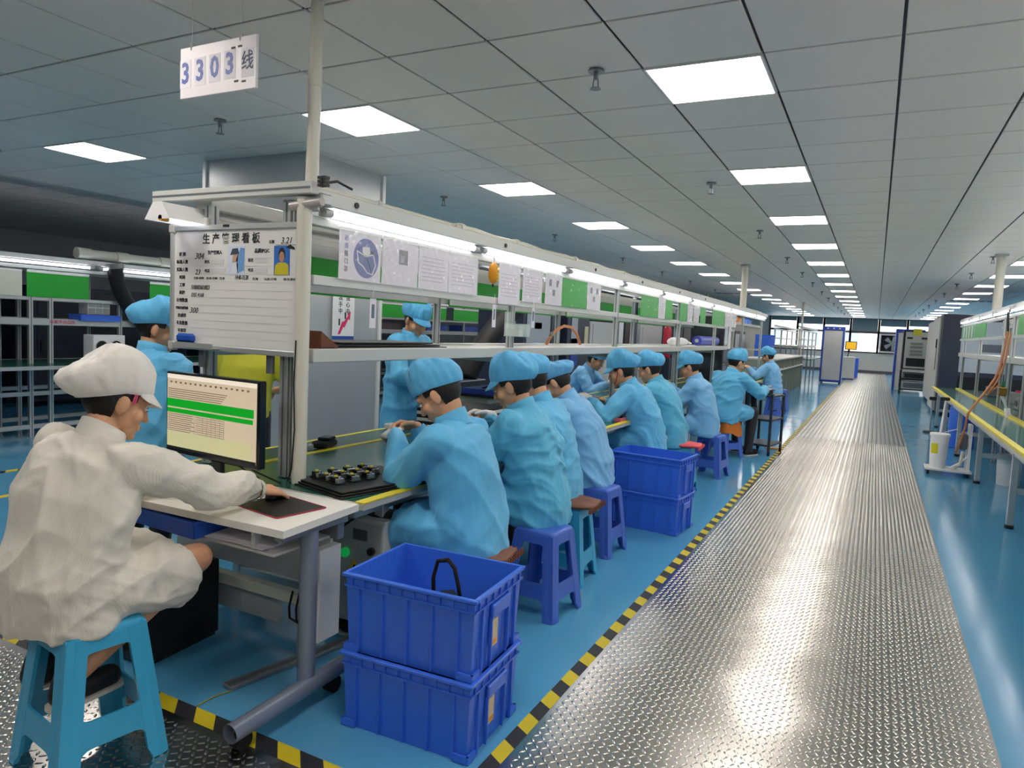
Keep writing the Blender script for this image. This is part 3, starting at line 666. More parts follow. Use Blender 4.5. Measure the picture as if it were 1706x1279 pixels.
# ================================================================== white computer desk
dk = thing('computer_desk', 'white-topped computer desk on a grey T-leg with casters at the end of the line', 'desk', (0, 0, 0))
MB().prism([(-3.1, 1.77), (-1.80, 1.805), (-1.835, 2.255), (-3.1, 2.255)], .722, .75).build('desk_top', mat('white laminate', '#e6e4dc', .35, 0, .02), dk)
for x in (-1.86, -3.02):
    col = MB().cyl((x, 2.0, .09), (x, 2.0, .7), .034, n=20).build('leg', M_steel, dk, 40)
    fb = MB().tube([(x+.02, 1.62, .085), (x+.02, 2.2, .1)], .034, 16, cap=False).build('foot_bar', M_steel, dk, True)
    MB().cyl((x+.02, 2.19, .1), (x+.02, 2.2, .1), .034, n=16).build('foot_end', M_steel, dk)
    MB().box(x-.02, x+.02, 1.84, 2.2, .69, .722, .003).build('top_bracket', M_alud, dk)
    for y in (1.68, 2.14):
        MB().cyl((x-.012, y, .035), (x+.028, y, .035), .034, n=18).build('caster_wheel', M_rubber, dk, 40)
        MB().box(x-.0, x+.02, y-.012, y+.012, .04, .07).build('caster_fork', M_black, dk)
MB().box(-3.02, -1.86, 2.16, 2.2, .62, .69, .003).build('rear_beam', M_alud, dk)
bars(dk, 'wire_hanger', M_greyplastic, [(-2.02, -2.0, 1.86, 1.9, .63, .722), (-2.3, -2.28, 1.86, 1.9, .63, .722)])
MB().box(-2.75, -1.9, 1.86, 2.16, .622, .632).build('under_shelf', M_greyplastic, dk)
# monitor
mn = thing('monitor', 'black computer monitor showing a spreadsheet with green rows', 'monitor', (-2.605, 2.17, .7505), math.radians(-4))
M_screen = mat('lit beige screen', '#cbb9a0', .25, 0, 0, emit='#d9c8ad', estr=.3)
def sm(name, c, e): return mat(name, c, .3, 0, 0, emit=c, estr=e)
tl = MB(); sc = thing  # noqa
bz = MB().box(-.325, .325, -.012, .03, .095, .475, .006).build('casing', M_blackgloss, mn)
MB().box(-.312, .312, -.0135, -.012, .118, .465).build('screen', M_screen, bz)
G = sm('lit green row', '#0c8f1f', .5); P = sm('lit pink cell', '#d9b08a', .4); DK = sm('lit dark text', '#8d7a62', .1); GR = sm('lit olive area', '#b7b48a', .45)
ys_ = -.0142
MB().box(-.312, .285, ys_, ys_+.0005, .12, .205).build('screen_area', GR, bz)
MB().box(-.312, .295, ys_-.0003, ys_+.0005, .315, .352).build('green_row', G, bz); MB().box(-.312, .29, ys_-.0003, ys_+.0005, .288, .308).build('green_row', G, bz)
MB().box(-.312, .312, ys_-.0003, ys_+.0005, .118, .13).build('taskbar', M_black, bz)
MB().box(-.312, .312, ys_, ys_+.0005, .445, .465).build('toolbar', sm('lit toolbar', '#d8cdbd', .5), bz)
for k in range(9):
    z = .283-.0095*k
    MB().box(-.305, -.12+.02*math.sin(k*3), ys_-.0002, ys_, z-.004, z-.001).build('text_row', DK, bz); MB().box(-.1, .1, ys_-.0002, ys_, z-.0035, z-.0015).build('text_row', DK, bz)
for k in range(5):
    z = .40-.0095*k; MB().box(-.305, .12-.01*k, ys_-.0002, ys_, z-.004, z-.001).build('text_row', DK, bz)
for k in range(16): MB().box(-.29+k*.036, -.275+k*.036, ys_-.0002, ys_, .425, .433).build('tool_icon', DK, bz)
for x in (-.11, -.05, -.02, .01, .04, .07, .1): MB().box(x, x+.001, ys_-.0002, ys_, .2, .285).build('grid_line', DK, bz)
MB().box(-.035, .035, .02, .045, .02, .22, .004).build('neck', M_black, mn); MB().box(-.12, .12, -.07, .12, 0, .014, .005).build('foot', M_black, mn)
MB().tube([(.05, .04, .2), (.1, .06, .08), (.16, .1, .03), (.12, .16, .01)], .004, 6).build('cable', M_rubber, mn)
MB().tube([(-.02, .04, .2), (.06, .08, .1), (.2, .08, .06), (.28, .15, .01)], .004, 6).build('cable', M_rubber, mn)
# mouse mat and mouse
mp = thing('mouse_mat', 'black mouse mat with red stitched edge at the desk corner', 'mouse mat', (-2.05, 2.04, .7503), math.radians(-10))
MB().prism(rpoly([(-.14, -.115), (.14, -.115), (.14, .115), (-.14, .115)], .015), 0, .003).build('mat', M_black, mp)
MB().tube([(x, y, .0025) for x, y in rpoly([(-.14, -.115), (.14, -.115), (.14, .115), (-.14, .115), (-.14, -.115)], .012)], .0025, 6).build('red_edge', mat('red stitching', '#a52438', .6), mp)
ms = thing('computer_mouse', 'dark computer mouse under the worker hand', 'mouse', (-2.165, 2.115, .754), math.radians(20))
MB().lathe((0, 0, 0), [(0, 0), (.03, 0), (.031, .01), (.024, .026), (.01, .033), (0, .034)], 18).build('shell', M_black, ms, True); ms.scale = (1, 1.7, 1)
MB().box(-.003, .003, .008, .022, .028, .034).build('wheel', M_greyplastic, ms)
# blue tray, papers and PC under the desk
def tray(name, label, loc, rz, w, d, h, mt=M_bluebin, cat='tray'):
    t = thing(name, label, cat, loc, rz)
    b = MB().box(-w/2, w/2, -d/2, d/2, 0, .004)
    for q in ((-w/2, w/2, -d/2, -d/2+.004), (-w/2, w/2, d/2-.004, d/2), (-w/2, -w/2+.004, -d/2, d/2), (w/2-.004, w/2, -d/2, d/2)): b.box(*q, .004, h)
    b.build('body', mt, t)
    r = MB()
    for q in ((-w/2-.01, w/2+.01, -d/2-.01, -d/2+.002), (-w/2-.01, w/2+.01, d/2-.002, d/2+.01), (-w/2-.01, -w/2+.002, -d/2, d/2), (w/2-.002, w/2+.01, -d/2, d/2)): r.box(*q, h-.014, h, .002)
    r.build('rim', mt, t)
    return t
tray('blue_tray', 'shallow blue plastic tray hanging under the white desk top', (-2.47, 1.93, .634), math.radians(-3), .42, .22, .07)
t = thing('paper_stack', 'loose stack of white papers under the desk top', 'papers', (-2.1, 1.97, .633), math.radians(4))
for k in range(5):
    o = MB().box(-.15, .15, -.105, .105, k*.004, k*.004+.002).build('sheet', M_paper, t); o.rotation_euler = (0, 0, .12*math.sin(k*2.3)); o.location = (-.02*math.sin(k*3), .01*math.cos(k*5), 0)
t = thing('computer_tower', 'black computer tower standing on the floor under the desk', 'computer', (-2.74, 2.06, 0), math.radians(5))
MB().box(-.1, .1, -.2, .2, .01, .36, .006).build('case', M_black, t); MB().box(-.09, .09, -.204, -.2, .03, .34).build('front_grille', M_blackgloss, t)
for k in range(3): MB().box(-.07, .07, -.206, -.204, .1+k*.08, .105+k*.08).build('grille_slot', M_darkgap, t)
for x in (-.08, .08): MB().box(x-.015, x+.015, -.18, .18, 0, .01).build('foot', M_rubber, t)
# white under-bench panel and conveyor motor box
t = thing('apron_panel', 'pale metal apron panel across the bench end under the desk', 'panel', (0, 0, 0))
MB().box(-3.0, -2.02, 2.3, 2.315, .34, .66).build('sheet', M_greyplastic, t); MB().box(-2.03, -1.985, 2.2, 2.33, .14, .54, .002).build('side_flange', M_white, t)
MB().box(-3.0, -2.03, 2.27, 2.32, .24, .29, .003).build('cable_trunk', M_pvc, t)
MB().box(-2.9, -2.35, 2.33, 2.36, .1, .24).build('lower_sheet', M_greyplastic, t)
for x in (-2.2, -2.16, -2.12): MB().tube([(x, 2.27, .3), (x+.01, 2.24, .24), (x-.005, 2.26, .18), (x+.02, 2.29, .15)], .005, 6).build('cable', M_rubber, t)
MB().box(-2.2, -2.16, 2.3, 2.34, 0, .16).build('support_leg', M_alu, t)
eb = thing('control_box', 'grey electrical control box with green button and yellow warning triangle', 'control box', (-2.06, 2.55, 0))
MB().box(-.18, .16, -.03, .08, .1, .6, .004).build('case', M_greycab, eb)
MB().box(-.16, .155, -.038, -.03, .12, .585, .003).build('door', mat('box door grey', '#aeb2ae', .4, 0, .03), eb)
for q in ((-.16, -.17), (.15, -.17)): MB().box(q[0]-.02, q[0]+.02, -.02, .07, 0, .1).build('foot', M_black, eb)
MB().box(-.01, .07, -.042, -.038, .5, .55).build('display', mat('dark grey window', '#5c5f62', .3), eb)
MB().cyl((-.05, -.055, .43), (-.05, -.038, .43), .022, n=16).build('green_button', mat('green button', '#17a04a', .3, emit='#12a048', estr=.3), eb, 40)
MB().cyl((.1, -.055, .46), (.1, -.038, .46), .018, n=16).build('black_button', M_black, eb, 40)
tri = [(-.035, .0), (.035, .0), (0, .062)]
MB().prism([(x, .345+z) for x, z in tri], -.0395, -.038, 'xzy').build('warning_sign', mat('warning yellow', '#e8c71a', .4), eb)
MB().prism([(-.004, .38), (.01, .38), (.003, .37), (.007, .37), (-.004, .352), (.0, .366), (-.007, .366)], -.0402, -.0395, 'xzy').build('bolt_symbol', M_ink, eb)
MB().box(-.13, -.09, -.042, -.038, .3, .34).build('lock', M_alud, eb)
MB().tube([(.0, -.04, .6), (-.12, -.08, .5), (-.14, -.08, .3), (-.17, -.06, .05)], .004, 6).build('cable', M_rubber, eb)
t = thing('floor_rail', 'flat grey metal rail lying on the floor behind the desk leg', 'rail', (-2.15, 2.22, 0), math.radians(-12))
MB().box(-.03, .03, -.3, .4, 0, .018, .003).build('bar', M_alud, t); MB().box(-.01, .01, -.29, .39, .018, .02).build('groove', M_slot, t)
t = thing('floor_wire', 'thin yellow-green wire trailing on the floor by the hazard tape', 'wire', (0, 0, 0))
MB().tube([(-2.2, 1.78, .004), (-2.2, 1.86, .004), (-2.18, 1.93, .004)], .003, 5).build('wire', mat('yellow green wire', '#9a9a3a', .5), t)

# ================================================================== items on the bench
tr = thing('module_tray', 'stack of thin black foam trays at the bench corner', 'tray', (-2.08, 2.58, .7495), math.radians(-14))
for k in range(3): MB().box(-.19+.008*k, .21-.01*k, -.27+.01*k, .26-.012*k, k*.009, k*.009+.006, .001).build('sheet', M_black, tr)
M_chrome = mat('bright tin', '#cfd2d2', .25, .9, .05); M_ylw = mat('yellow ferrite', '#d8cf3a', .5)
k = 0
def module(loc, rz, label):
    t = thing('circuit_module', label, 'circuit module', loc, rz, 'electronic modules on the black tray')
    MB().box(-.03, .03, -.022, .022, 0, .006).build('circuit_board', mat('dark board', '#14231d', .4), t)
    MB().box(-.028, .008, -.018, .018, .006, .03, .003).build('housing', M_blackgloss, t)
    MB().box(.01, .028, -.018, .018, .006, .026, .001).build('heat_sink', M_chrome, t)
    MB().cyl((-.01, 0, .03), (-.01, 0, .036), .008, n=10).build('coil', M_ylw, t)
    MB().cyl((.018, .0, .026), (.018, .0, .036), .006, n=10).build('capacitor', M_chrome, t)
rows = ['row nearest the PVC pole', 'middle row', 'row nearest the seated worker']
for i in range(3):
    for j in range(4):
        if i == 2 and j == 3: continue
        p = Matrix.Rotation(math.radians(-14), 3, 'Z') @ Vector((-.11+.075*i, -.17+.085*j, 0))
        module((-2.08+p.x, 2.58+p.y, .7495+.0245), math.radians(-14+random.uniform(-6, 6)), 'small black electronic module with tin clip, %s of the %s' % (ORD[j], rows[i]))
t = thing('black_mat', 'black rubber sheet lying on the bench before the nearest blue worker', 'mat', (-1.99, 3.02, .7495), math.radians(-8))
MB().box(-.12, .1, -.16, .2, 0, .005, .001).box(-.1, .09, -.1, .22, .005, .009, .001).build('sheet', M_black, t)
t = thing('scanner', 'black handheld scanner lying on the bench near the grey pillar', 'scanner', (-2.83, 3.15, .7535), math.radians(15))
MB().box(-.05, .05, -.075, .075, 0, .04, .012).build('body', M_black, t); MB().box(-.035, .04, -.03, .07, .04, .058, .01).build('head', M_blackgloss, t)
MB().box(-.06, -.03, -.1, -.07, 0, .025, .006).build('connector', M_greyplastic, t)
t = thing('vise', 'small black bench fixture in front of the nearest blue worker', 'fixture', (-2.1, 3.12, .7545))
MB().box(-.05, .05, -.04, .04, 0, .02, .003).build('base', M_black, t); MB().box(-.02, .02, -.02, .02, .02, .13, .003).build('column', M_black, t); MB().cyl((-.03, 0, .14), (.03, 0, .14), .022, n=14).build('clamp', M_blackgloss, t, 40); MB().box(.02, .05, -.03, .03, .05, .07).build('plate', M_greyplastic, t)
t = thing('striped_stack', 'stack of black and white foam trays between the two nearest workers', 'tray', (-2.5, 4.15, .7495), math.radians(5))
for q in range(9): MB().box(-.2, .2+.01*(q % 2), -.28, .28, q*.022, q*.022+.02, .002).build('foam_sheet', M_black if q % 2 == 0 else M_white, t)
t = thing('orange_tool', 'orange handheld tool on the bench by the second worker', 'tool', (-2.12, 3.82, .7495), math.radians(30))
MB().box(-.03, .03, -.05, .05, 0, .05, .012).build('body', M_orange, t); MB().cyl((0, .05, .03), (0, .11, .045), .014, .008, n=12).build('nozzle', M_black, t, 40)
t = thing('test_instrument', 'beige bench instrument with small window on the far bench side', 'instrument', (-2.78, 4.95, .7535))
MB().box(-.14, .14, -.2, .2, .02, .2, .006).build('case', M_greycab, t); MB().box(.14, .144, -.12, .02, .09, .15).build('window', M_slot, t); MB().box(.14, .146, .08, .16, .05, .17).build('side_plate', M_white, t)
for y in (-.15, .15): MB().box(-.12, .12, y-.02, y+.02, 0, .02).build('foot', M_black, t)
t = thing('blue_folder', 'blue tray of cables on a raised black stand behind the second worker', 'tray', (-2.72, 4.95, .956))
MB().box(-.18, .18, -.26, .26, 0, .012, .002).build('stand', M_black, t); MB().box(-.15, .15, -.22, .22, .012, .06, .004).build('tray', mat('cobalt tray', '#2c4fc0', .4), t); MB().tube([(.0, -.15, .062), (.05, 0, .09), (.0, .12, .07), (-.08, .2, .066)], .006, 6).build('cable', M_rubber, t)
for n, (y, c, lab) in enumerate(((5.9, '#d86a80', 'pink antistatic tray on the bench edge before the woman in a ruffled cap'), (7.55, '#e08a94', 'pink tray on the bench before the fourth blue worker from the crates'))):
    t = thing('pink_tray', lab, 'tray', (-2.0, y, .751)); mt = mat('pink plastic %d' % n, c, .4)
    MB().box(-.13, .13, -.2, .2, 0, .006).box(-.13, -.124, -.2, .2, .006, .03).box(.124, .13, -.2, .2, .006, .03).box(-.124, .124, -.2, -.194, .006, .03).box(-.124, .124, .194, .2, .006, .03).build('tray', mt, t)
    for q in range(4): MB().box(-.09, .07, -.15+q*.08, -.1+q*.08, .006, .02, .002).build('part', M_black, t)
for n, (x, y) in enumerate(((-2.2, 8.6), (-2.25, 8.85), (-2.12, 8.2))):
    t = thing('yellow_cup', 'small yellow container on the bench beyond the aisle post, %s' % ('nearest', 'farthest', 'closest to the edge')[(0, 1, 2)[n] if n < 2 else 2], 'cup', (x, y, .7495), 0, 'yellow cups')
    MB().lathe((0, 0, 0), [(0, 0), (.035, 0), (.042, .1), (.044, .105), (.038, .105), (.034, .01), (0, .008)], 14).build('cup', M_yellowtape, t, 40)
    MB().cyl((0, 0, .009), (.01, 0, .14), .006, n=6).build('brush', M_black, t)
# bent copper-coloured hoses arching above the shelf
t = thing('copper_hose', 'brown flexible hose arching over the shelf mid-line', 'hose', (0, 0, 0))
a = [onx(u, v, -2.65) for u, v in ((910, 578), (918, 560), (928, 549), (940, 543), (952, 545), (961, 556), (966, 578))]
MB().tube([(-2.65, p[0], max(p[1], 1.37)) for p in a], .014, 8).build('hose', M_hose, t, True)
MB().cyl((-2.65, a[1][0]-.01, a[1][1]), (-2.65, a[1][0]+.02, a[1][1]+.03), .018, n=8).build('clamp', M_alud, t)
# black flexible exhaust duct beyond the bench
t = thing('exhaust_hose', 'fat black corrugated exhaust hose hanging behind the bench', 'hose', (0, 0, 0))
pts = []; rs = []
for k in range(60):
    q = k/59; pts.append((-3.45, 5.75+1.35*q**1.3, 1.0+.95*q)); rs.append(.10+.012*(k % 2))
MB().tube(pts, rs, 16).build('hose', mat('black ribbed hose', '#17181c', .7), t, True)
MB().cyl(pts[-1], (-3.45, 7.15, 2.1), .15, n=16).build('collar', M_alud, t, 40)
MB().box(-3.6, -3.3, 5.4, 5.9, .2, 1.0, .01).build('filter_box', M_darkcab, t); MB().box(-3.55, -3.35, 5.45, 5.85, 0, .2).build('base', M_black, t)

# ================================================================== crates
def crate(label, loc, rz, w, d, h, sticker):
    t = thing('plastic_crate', label, 'crate', loc, rz, 'blue plastic crates'); th = .004; tp = .012
    b = MB()
    def ring(i, z): return [(-w/2+i, -d/2+i, z), (w/2-i, -d/2+i, z), (w/2-i, d/2-i, z), (-w/2+i, d/2-i, z)]
    V = ring(tp, 0) + ring(0, h) + ring(th, h) + ring(tp+th, th)
    F = [(3, 2, 1, 0)] + [(k, (k+1) % 4, 4+(k+1) % 4, 4+k) for k in range(4)] + [(4+k, 4+(k+1) % 4, 8+(k+1) % 4, 8+k) for k in range(4)] + [(8+k, 8+(k+1) % 4, 12+(k+1) % 4, 12+k) for k in range(4)] + [(12, 13, 14, 15)]
    b.add(V, F)
    # moulded ribs
    def rib(p, ax, z0, z1, wd=.004, dp=.006):
        for s in (-1, 1):
            for side in (0,):
                if ax == 'x': b.box(p-wd/2, p+wd/2, s*(d/2-tp*.5), s*(d/2+dp), z0, z1)
                else: b.box(s*(w/2-tp*.5), s*(w/2+dp), p-wd/2, p+wd/2, z0, z1)
    for p in np.linspace(-w/2+.06, w/2-.06, 5): rib(p, 'x', .01, h*.84)
    for p in (-d/2+.06, -d*.17, d*.17, d/2-.06): rib(p, 'y', .01, h*.84)
    for p in np.linspace(-w/2+.03, w/2-.03, 10): rib(p, 'x', h*.84, h-.01)
    for p in np.linspace(-d/2+.03, d/2-.03, 7): rib(p, 'y', h*.84, h-.01)
    for z in (h*.84, ): 
        for s in (-1, 1):
            b.box(-w/2-.004, w/2+.004, s*(d/2-.004), s*(d/2+.006), z-.003, z+.003); b.box(s*(w/2-.004), s*(w/2+.006), -d/2, d/2, z-.003, z+.003)
    for sx in (-1, 1):
        for sy in (-1, 1):
            b.box(sx*(w/2-.06), sx*(w/2+.002), sy*(d/2-.008), sy*(d/2+.003), .004, .03); b.box(sx*(w/2-.008), sx*(w/2+.003), sy*(d/2-.06), sy*(d/2+.002), .004, .03)
    b.build('body', M_bluebin, t)
    r = MB()
    for q in ((-w/2-.012, w/2+.012, -d/2-.012, -d/2+.003), (-w/2-.012, w/2+.012, d/2-.003, d/2+.012), (-w/2-.012, -w/2+.003, -d/2+.003, d/2-.003), (w/2-.003, w/2+.012, -d/2+.003, d/2-.003)): r.box(*q, h-.014, h, .003)
    r.build('rim', mat('blue crate rim', '#3a6fe0', .3, 0, .04), t)
    for s in (-1, 1):
        hb = MB().box(s*(w/2-.002), s*(w/2+.012), -.075, .075, h*.62, h*.66, .003).box(s*(w/2-.002), s*(w/2+.01), -.075, -.068, .03, h*.64).box(s*(w/2-.002), s*(w/2+.01), .068, .075, .03, h*.64)
        hb.box(s*(w/2-.002), s*(w/2+.014), -.075, .075, h*.66, h*.8, .004); hb.build('handle', M_bluebin, t)
    if sticker:
        st = MB().box(w/2-.004, w/2+.0012, -.05, -.005, h*.25, h*.58).build('sticker', mat('torn sticker', '#d9c9a8', .6, 0, .1, 20), t)
        MB().box(w/2+.0012, w/2+.002, -.045, -.01, h*.27, h*.33).build('sticker_print', M_orange, t)
    return t
crate('blue crate on the floor at the front, lower of the pair beside the desk leg', (-1.405, 2.19, 0), math.radians(3), .53, .40, .288, True)
crate('open blue crate holding black cables, upper of the pair beside the desk leg', (-1.41, 2.20, .283), math.radians(3.5), .53, .40, .297, True)
crate('blue crate on the floor, lower of the pair down the line', (-1.49, 5.4, 0), math.radians(-5), .57, .38, .288, False)
crate('empty open blue crate, upper of the pair down the line', (-1.49, 5.41, .283), math.radians(-6), .57, .38, .297, False)
t = thing('cable_coil', 'black cable and adapters lying in the front crate', 'cable', (-1.365, 2.19, .290)); t.scale = (1.15, 1.15, 1.3)
MB().tube([(-.04, 0, .12), (-.045, .0, .2), (-.03, 0, .25), (.01, 0, .26), (.035, 0, .24), (.045, .01, .19), (.05, .02, .14)], .007, 8).build('cable_loop', M_rubber, t, True)
for q, (x, y, z, s) in enumerate(((.06, .05, .0, .05), (-.04, .06, .0, .055), (.02, -.05, .0, .05), (.09, -.04, .0, .045), (-.1, -.02, .0, .05), (.0, .03, .1, .045), (.07, 0, .09, .04))):
    o = MB().box(-s, s, -s*.7, s*.7, 0, .1 if z < .05 else .05, .01).build('adapter', M_black, t); o.location = (x, y, z); o.rotation_euler = (0, 0, q*1.1)

# ================================================================== stools
def stool_mesh():
    out = {}
    Hh, tw, bw = .452, .115, .165     # half widths at top and bottom
    def side():
        f = lambda z: tw+(bw-tw)*(1-z/Hh)
        outer = [(-f(0), 0), (-f(0)+.055, 0), (-f(.09)+.06, .105), (f(.09)-.06, .105), (f(0)-.055, 0), (f(0), 0), (f(Hh), Hh-.012), (-f(Hh), Hh-.012)]
        outer = rpoly(outer, [.004, .01, .035, .035, .01, .004, .02, .02])
        win = rpoly([(-f(.19)+.055, .185), (f(.19)-.055, .185), (f(.38)-.05, .385), (-f(.38)+.05, .385)], .03)
        me = curve_fill([outer, win], .008)
        return me
    s0 = side()
    sides = []
    for k in range(4):
        me = s0.copy(); R = Matrix.Rotation(k*PI/2, 4, 'Z')
        for v in me.vertices:
            u, z, dpt = v.co.x, v.co.y, v.co.z
            half = tw+(bw-tw)*(1-z/Hh)
            v.co = R @ Vector((u, -(half-.004)+dpt, z))
        me.update(); sides.append(me)
    legs = []
    for k in range(4):
        b = MB(); R = Matrix.Rotation(k*PI/2, 3, 'Z'); n = 7
        V = []; F = []
        zs = [0, .012, .03, Hh-.05, Hh-.012]
        for z in zs:
            half = tw+(bw-tw)*(1-z/Hh)+(.008 if z < .02 else .001); r = .034
            cx = cy = half-r
            prof = [(half-.062, half)] + [(cx+r*math.sin(a), cy+r*math.cos(a)) for a in np.linspace(0, PI/2, n)] + [(half, half-.062)]
            inner = [(half-.062, half-.012)] + [(cx+(r-.01)*math.sin(a)-.002, cy+(r-.01)*math.cos(a)-.002) for a in np.linspace(0, PI/2, n)] + [(half-.012, half-.062)]
            pts = prof+inner[::-1]
            V += [R @ Vector((x, y, z)) for x, y in pts]
        m = len(pts)
        for i in range(len(zs)-1):
            for j in range(m): F.append((i*m+j, i*m+(j+1) % m, (i+1)*m+(j+1) % m, (i+1)*m+j))
        F += [tuple(range(m)), tuple(range((len(zs)-1)*m, len(zs)*m))]
        legs.append(b.add(V, F).mesh('leg', 45))
    ring = lambda w, r: rpoly([(-w, -w), (w, -w), (w, w), (-w, w)], r, 5)
    b = MB(); V = []; F = []
    prof = [(tw+.004, Hh-.05, .034), (tw+.003, Hh-.012, .034), (tw-.004, Hh-.003, .03), (tw-.014, Hh, .026), (tw-.03, Hh-.001, .02)]
    for w, z, r in prof: V += [(x, y, z) for x, y in ring(w, r)]
    m = len(V)//len(prof)
    for i in range(len(prof)-1):
        for j in range(m): F.append((i*m+j, i*m+(j+1) % m, (i+1)*m+(j+1) % m, (i+1)*m+j))
    F.append(tuple(range((len(prof)-1)*m, len(prof)*m)))
    b.add(V, F)
    return sides, legs, b.mesh('seat', 50)
ST_sides, ST_legs, ST_seat = stool_mesh()
STM = {}
def stool(label, loc, rz, mt, s=1.0):
    key = mt.name
    if key not in STM:
        cp = lambda me: (lambda c: (c.materials.clear(), c.materials.append(mt), c)[2])(me.copy())
        STM[key] = ([cp(x) for x in ST_sides], [cp(x) for x in ST_legs], cp(ST_seat))
    sd, lg, se = STM[key]
    t = thing('plastic_stool', label, 'stool', loc, rz, 'plastic stools')
    for x in sd: obj('side_panel', x, None, t)
    for x in lg: obj('leg', x, None, t)
    obj('seat', se, None, t); t.scale = (s, s, s)
    return t
stool('big sky blue plastic stool under the white-coated worker', (-2.245, 1.395, .0065), math.radians(-8), M_cyanstool, 1.06)
stool('sky blue plastic stool hidden behind the front crates', (-1.575, 2.78, 0), math.radians(4), M_cyanstool)
stool('royal blue plastic stool right behind the front crates', (-1.505, 3.40, 0), math.radians(-5), M_bluestool)
stool('sky blue plastic stool with a brown cushion, third from the front crates', (-1.60, 3.94, 0), math.radians(3), M_cyanstool)
stool('royal blue plastic stool just before the farther crates', (-1.62, 4.55, 0), math.radians(-4), M_bluestool)
stool('royal blue plastic stool hidden behind the farther crates', (-1.62, 6.05, 0), 0, M_bluestool)
stool('sky blue plastic stool with a red cushion behind the farther crates', (-1.60, 6.75, 0), math.radians(6), M_cyanstool)
stool('royal blue plastic stool standing clear past the farther crates', (-1.51, 7.78, 0), math.radians(-8), M_bluestool)
stool('royal blue plastic stool draped with an orange cloth', (-1.62, 9.2, 0), math.radians(-35), M_bluestool)
stool('royal blue plastic stool under the last worker at the line end', (-1.63, 14.0, 0), 0, M_bluestool)
stool('royal blue plastic stool standing empty beyond the last worker', (-1.75, 16.2, 0), .2, M_bluestool)
stool('royal blue plastic stool on the far side under the worker behind the frame post', (-3.5, 8.6, 0), 0, M_bluestool)
stool('sky blue plastic stool on the far side of the bench near the copper hose', (-3.45, 6.75, 0), 0, M_cyanstool)
def cushion(label, loc, rz, mt, sx=.15, sy=.14):
    t = thing('seat_cushion', label, 'cushion', loc, rz)
    b = MB(); n = 20; V = []; F = []
    for j, (k, z) in enumerate(((.9, 0), (1.03, .008), (1.05, .016), (1.0, .024), (.8, .03), (.3, .033))):
        for i in range(n):
            a = 2*PI*i/n; c, s = math.cos(a), math.sin(a); e = (abs(c)**4+abs(s)**4)**-.25
            V.append((sx*k*c*e*(1+.02*math.sin(7*a+j)), sy*k*s*e*(1+.02*math.cos(9*a)), z+.004*math.sin(5*a)*k*(j > 0)))
    for j in range(5):
        for i in range(n): F.append((j*n+i, j*n+(i+1) % n, (j+1)*n+(i+1) % n, (j+1)*n+i))
    F += [tuple(reversed(range(n))), tuple(range(5*n, 6*n))]
    b.add(V, F).build('pad', mt, t, True)
    # fringe along two edges
    for k in range(12):
        x = -sx+2*sx*k/11; MB().box(x-.004, x+.004, sy*.98, sy*1.1, -.012, .012).build('tassel', mt, t)
        y = -sy+2*sy*k/11; MB().box(sx*.98, sx*1.1, y-.004, y+.004, -.012, .012).build('tassel', mt, t)
    return t
M_brown = mat('brown leatherette', '#7a4a34', .55, 0, .2, 14, bump=.3, bscale=120)
cushion('brown fringed cushion on the stool behind the front crates', (-1.55, 2.78, .453), .1, M_brown)
cushion('brown fringed cushion on the sky blue stool, third worker', (-1.565, 3.94, .453), .05, M_brown)
t = cushion('red cushion on a sky blue stool behind the farther crates', (-1.56, 6.75, .453), .06, mat('coral red fabric', '#ee5a62', .6, 0, .08))
oc = thing('orange_cloth', 'orange cloth draped over a royal blue stool', 'cloth', (-1.62, 9.2, .453), math.radians(-35))
V = []; F = []; n = 24; prof = [(.02, .012), (.09, .012), (.125, .01), (.14, -.02), (.15, -.08), (.158, -.14)]
for j, (r, z) in enumerate(prof):
    for i in range(n):
        a = 2*PI*i/n; c, s = math.cos(a), math.sin(a); e = (abs(c)**5+abs(s)**5)**-.2
        dz = -.05*max(0, math.sin(2*a+.6)) if j > 4 else 0
        V.append((r*c*e*(1+.04*math.sin(9*a)*(j > 3)), r*s*e*(1+.04*math.sin(9*a)*(j > 3)), z+dz))
for j in range(len(prof)-1):
    for i in range(n): F.append((j*n+i, j*n+(i+1) % n, (j+1)*n+(i+1) % n, (j+1)*n+i))
F.append(tuple(range(n)))
MB().add(V, F).build('cloth', mat('orange fabric', '#c8701e', .7, 0, .15), oc, True)
# ================================================================== people
def vn(v): v = np.array(v, float); return v/max(np.linalg.norm(v), 1e-9)
def capsule(p0, r0, p1, r1, n=12, m=4):
    p0 = np.array(p0, float); p1 = np.array(p1, float); d = vn(p1-p0)
    a = vn(np.cross(d, (0, 0, 1) if abs(d[2]) < .9 else (1, 0, 0))); b = np.cross(d, a)
    rings = []
    for i in range(m+1): t = -PI/2 + PI/2*i/m; rings.append((p0+d*r0*math.sin(t), r0*math.cos(t)))
    for i in range(m+1): t = PI/2*i/m; rings.append((p1+d*r1*math.sin(t), r1*math.cos(t)))
    V = []; F = []
    for c, r in rings:
        r = max(r, 1e-4)
        for k in range(n): t = 2*PI*k/n; V.append(c+a*r*math.cos(t)+b*r*math.sin(t))
    for i in range(len(rings)-1):
        for k in range(n): F.append((i*n+k, i*n+(k+1) % n, (i+1)*n+(k+1) % n, (i+1)*n+k))
    F += [tuple(reversed(range(n))), tuple(range((len(rings)-1)*n, len(rings)*n))]
    return V, F
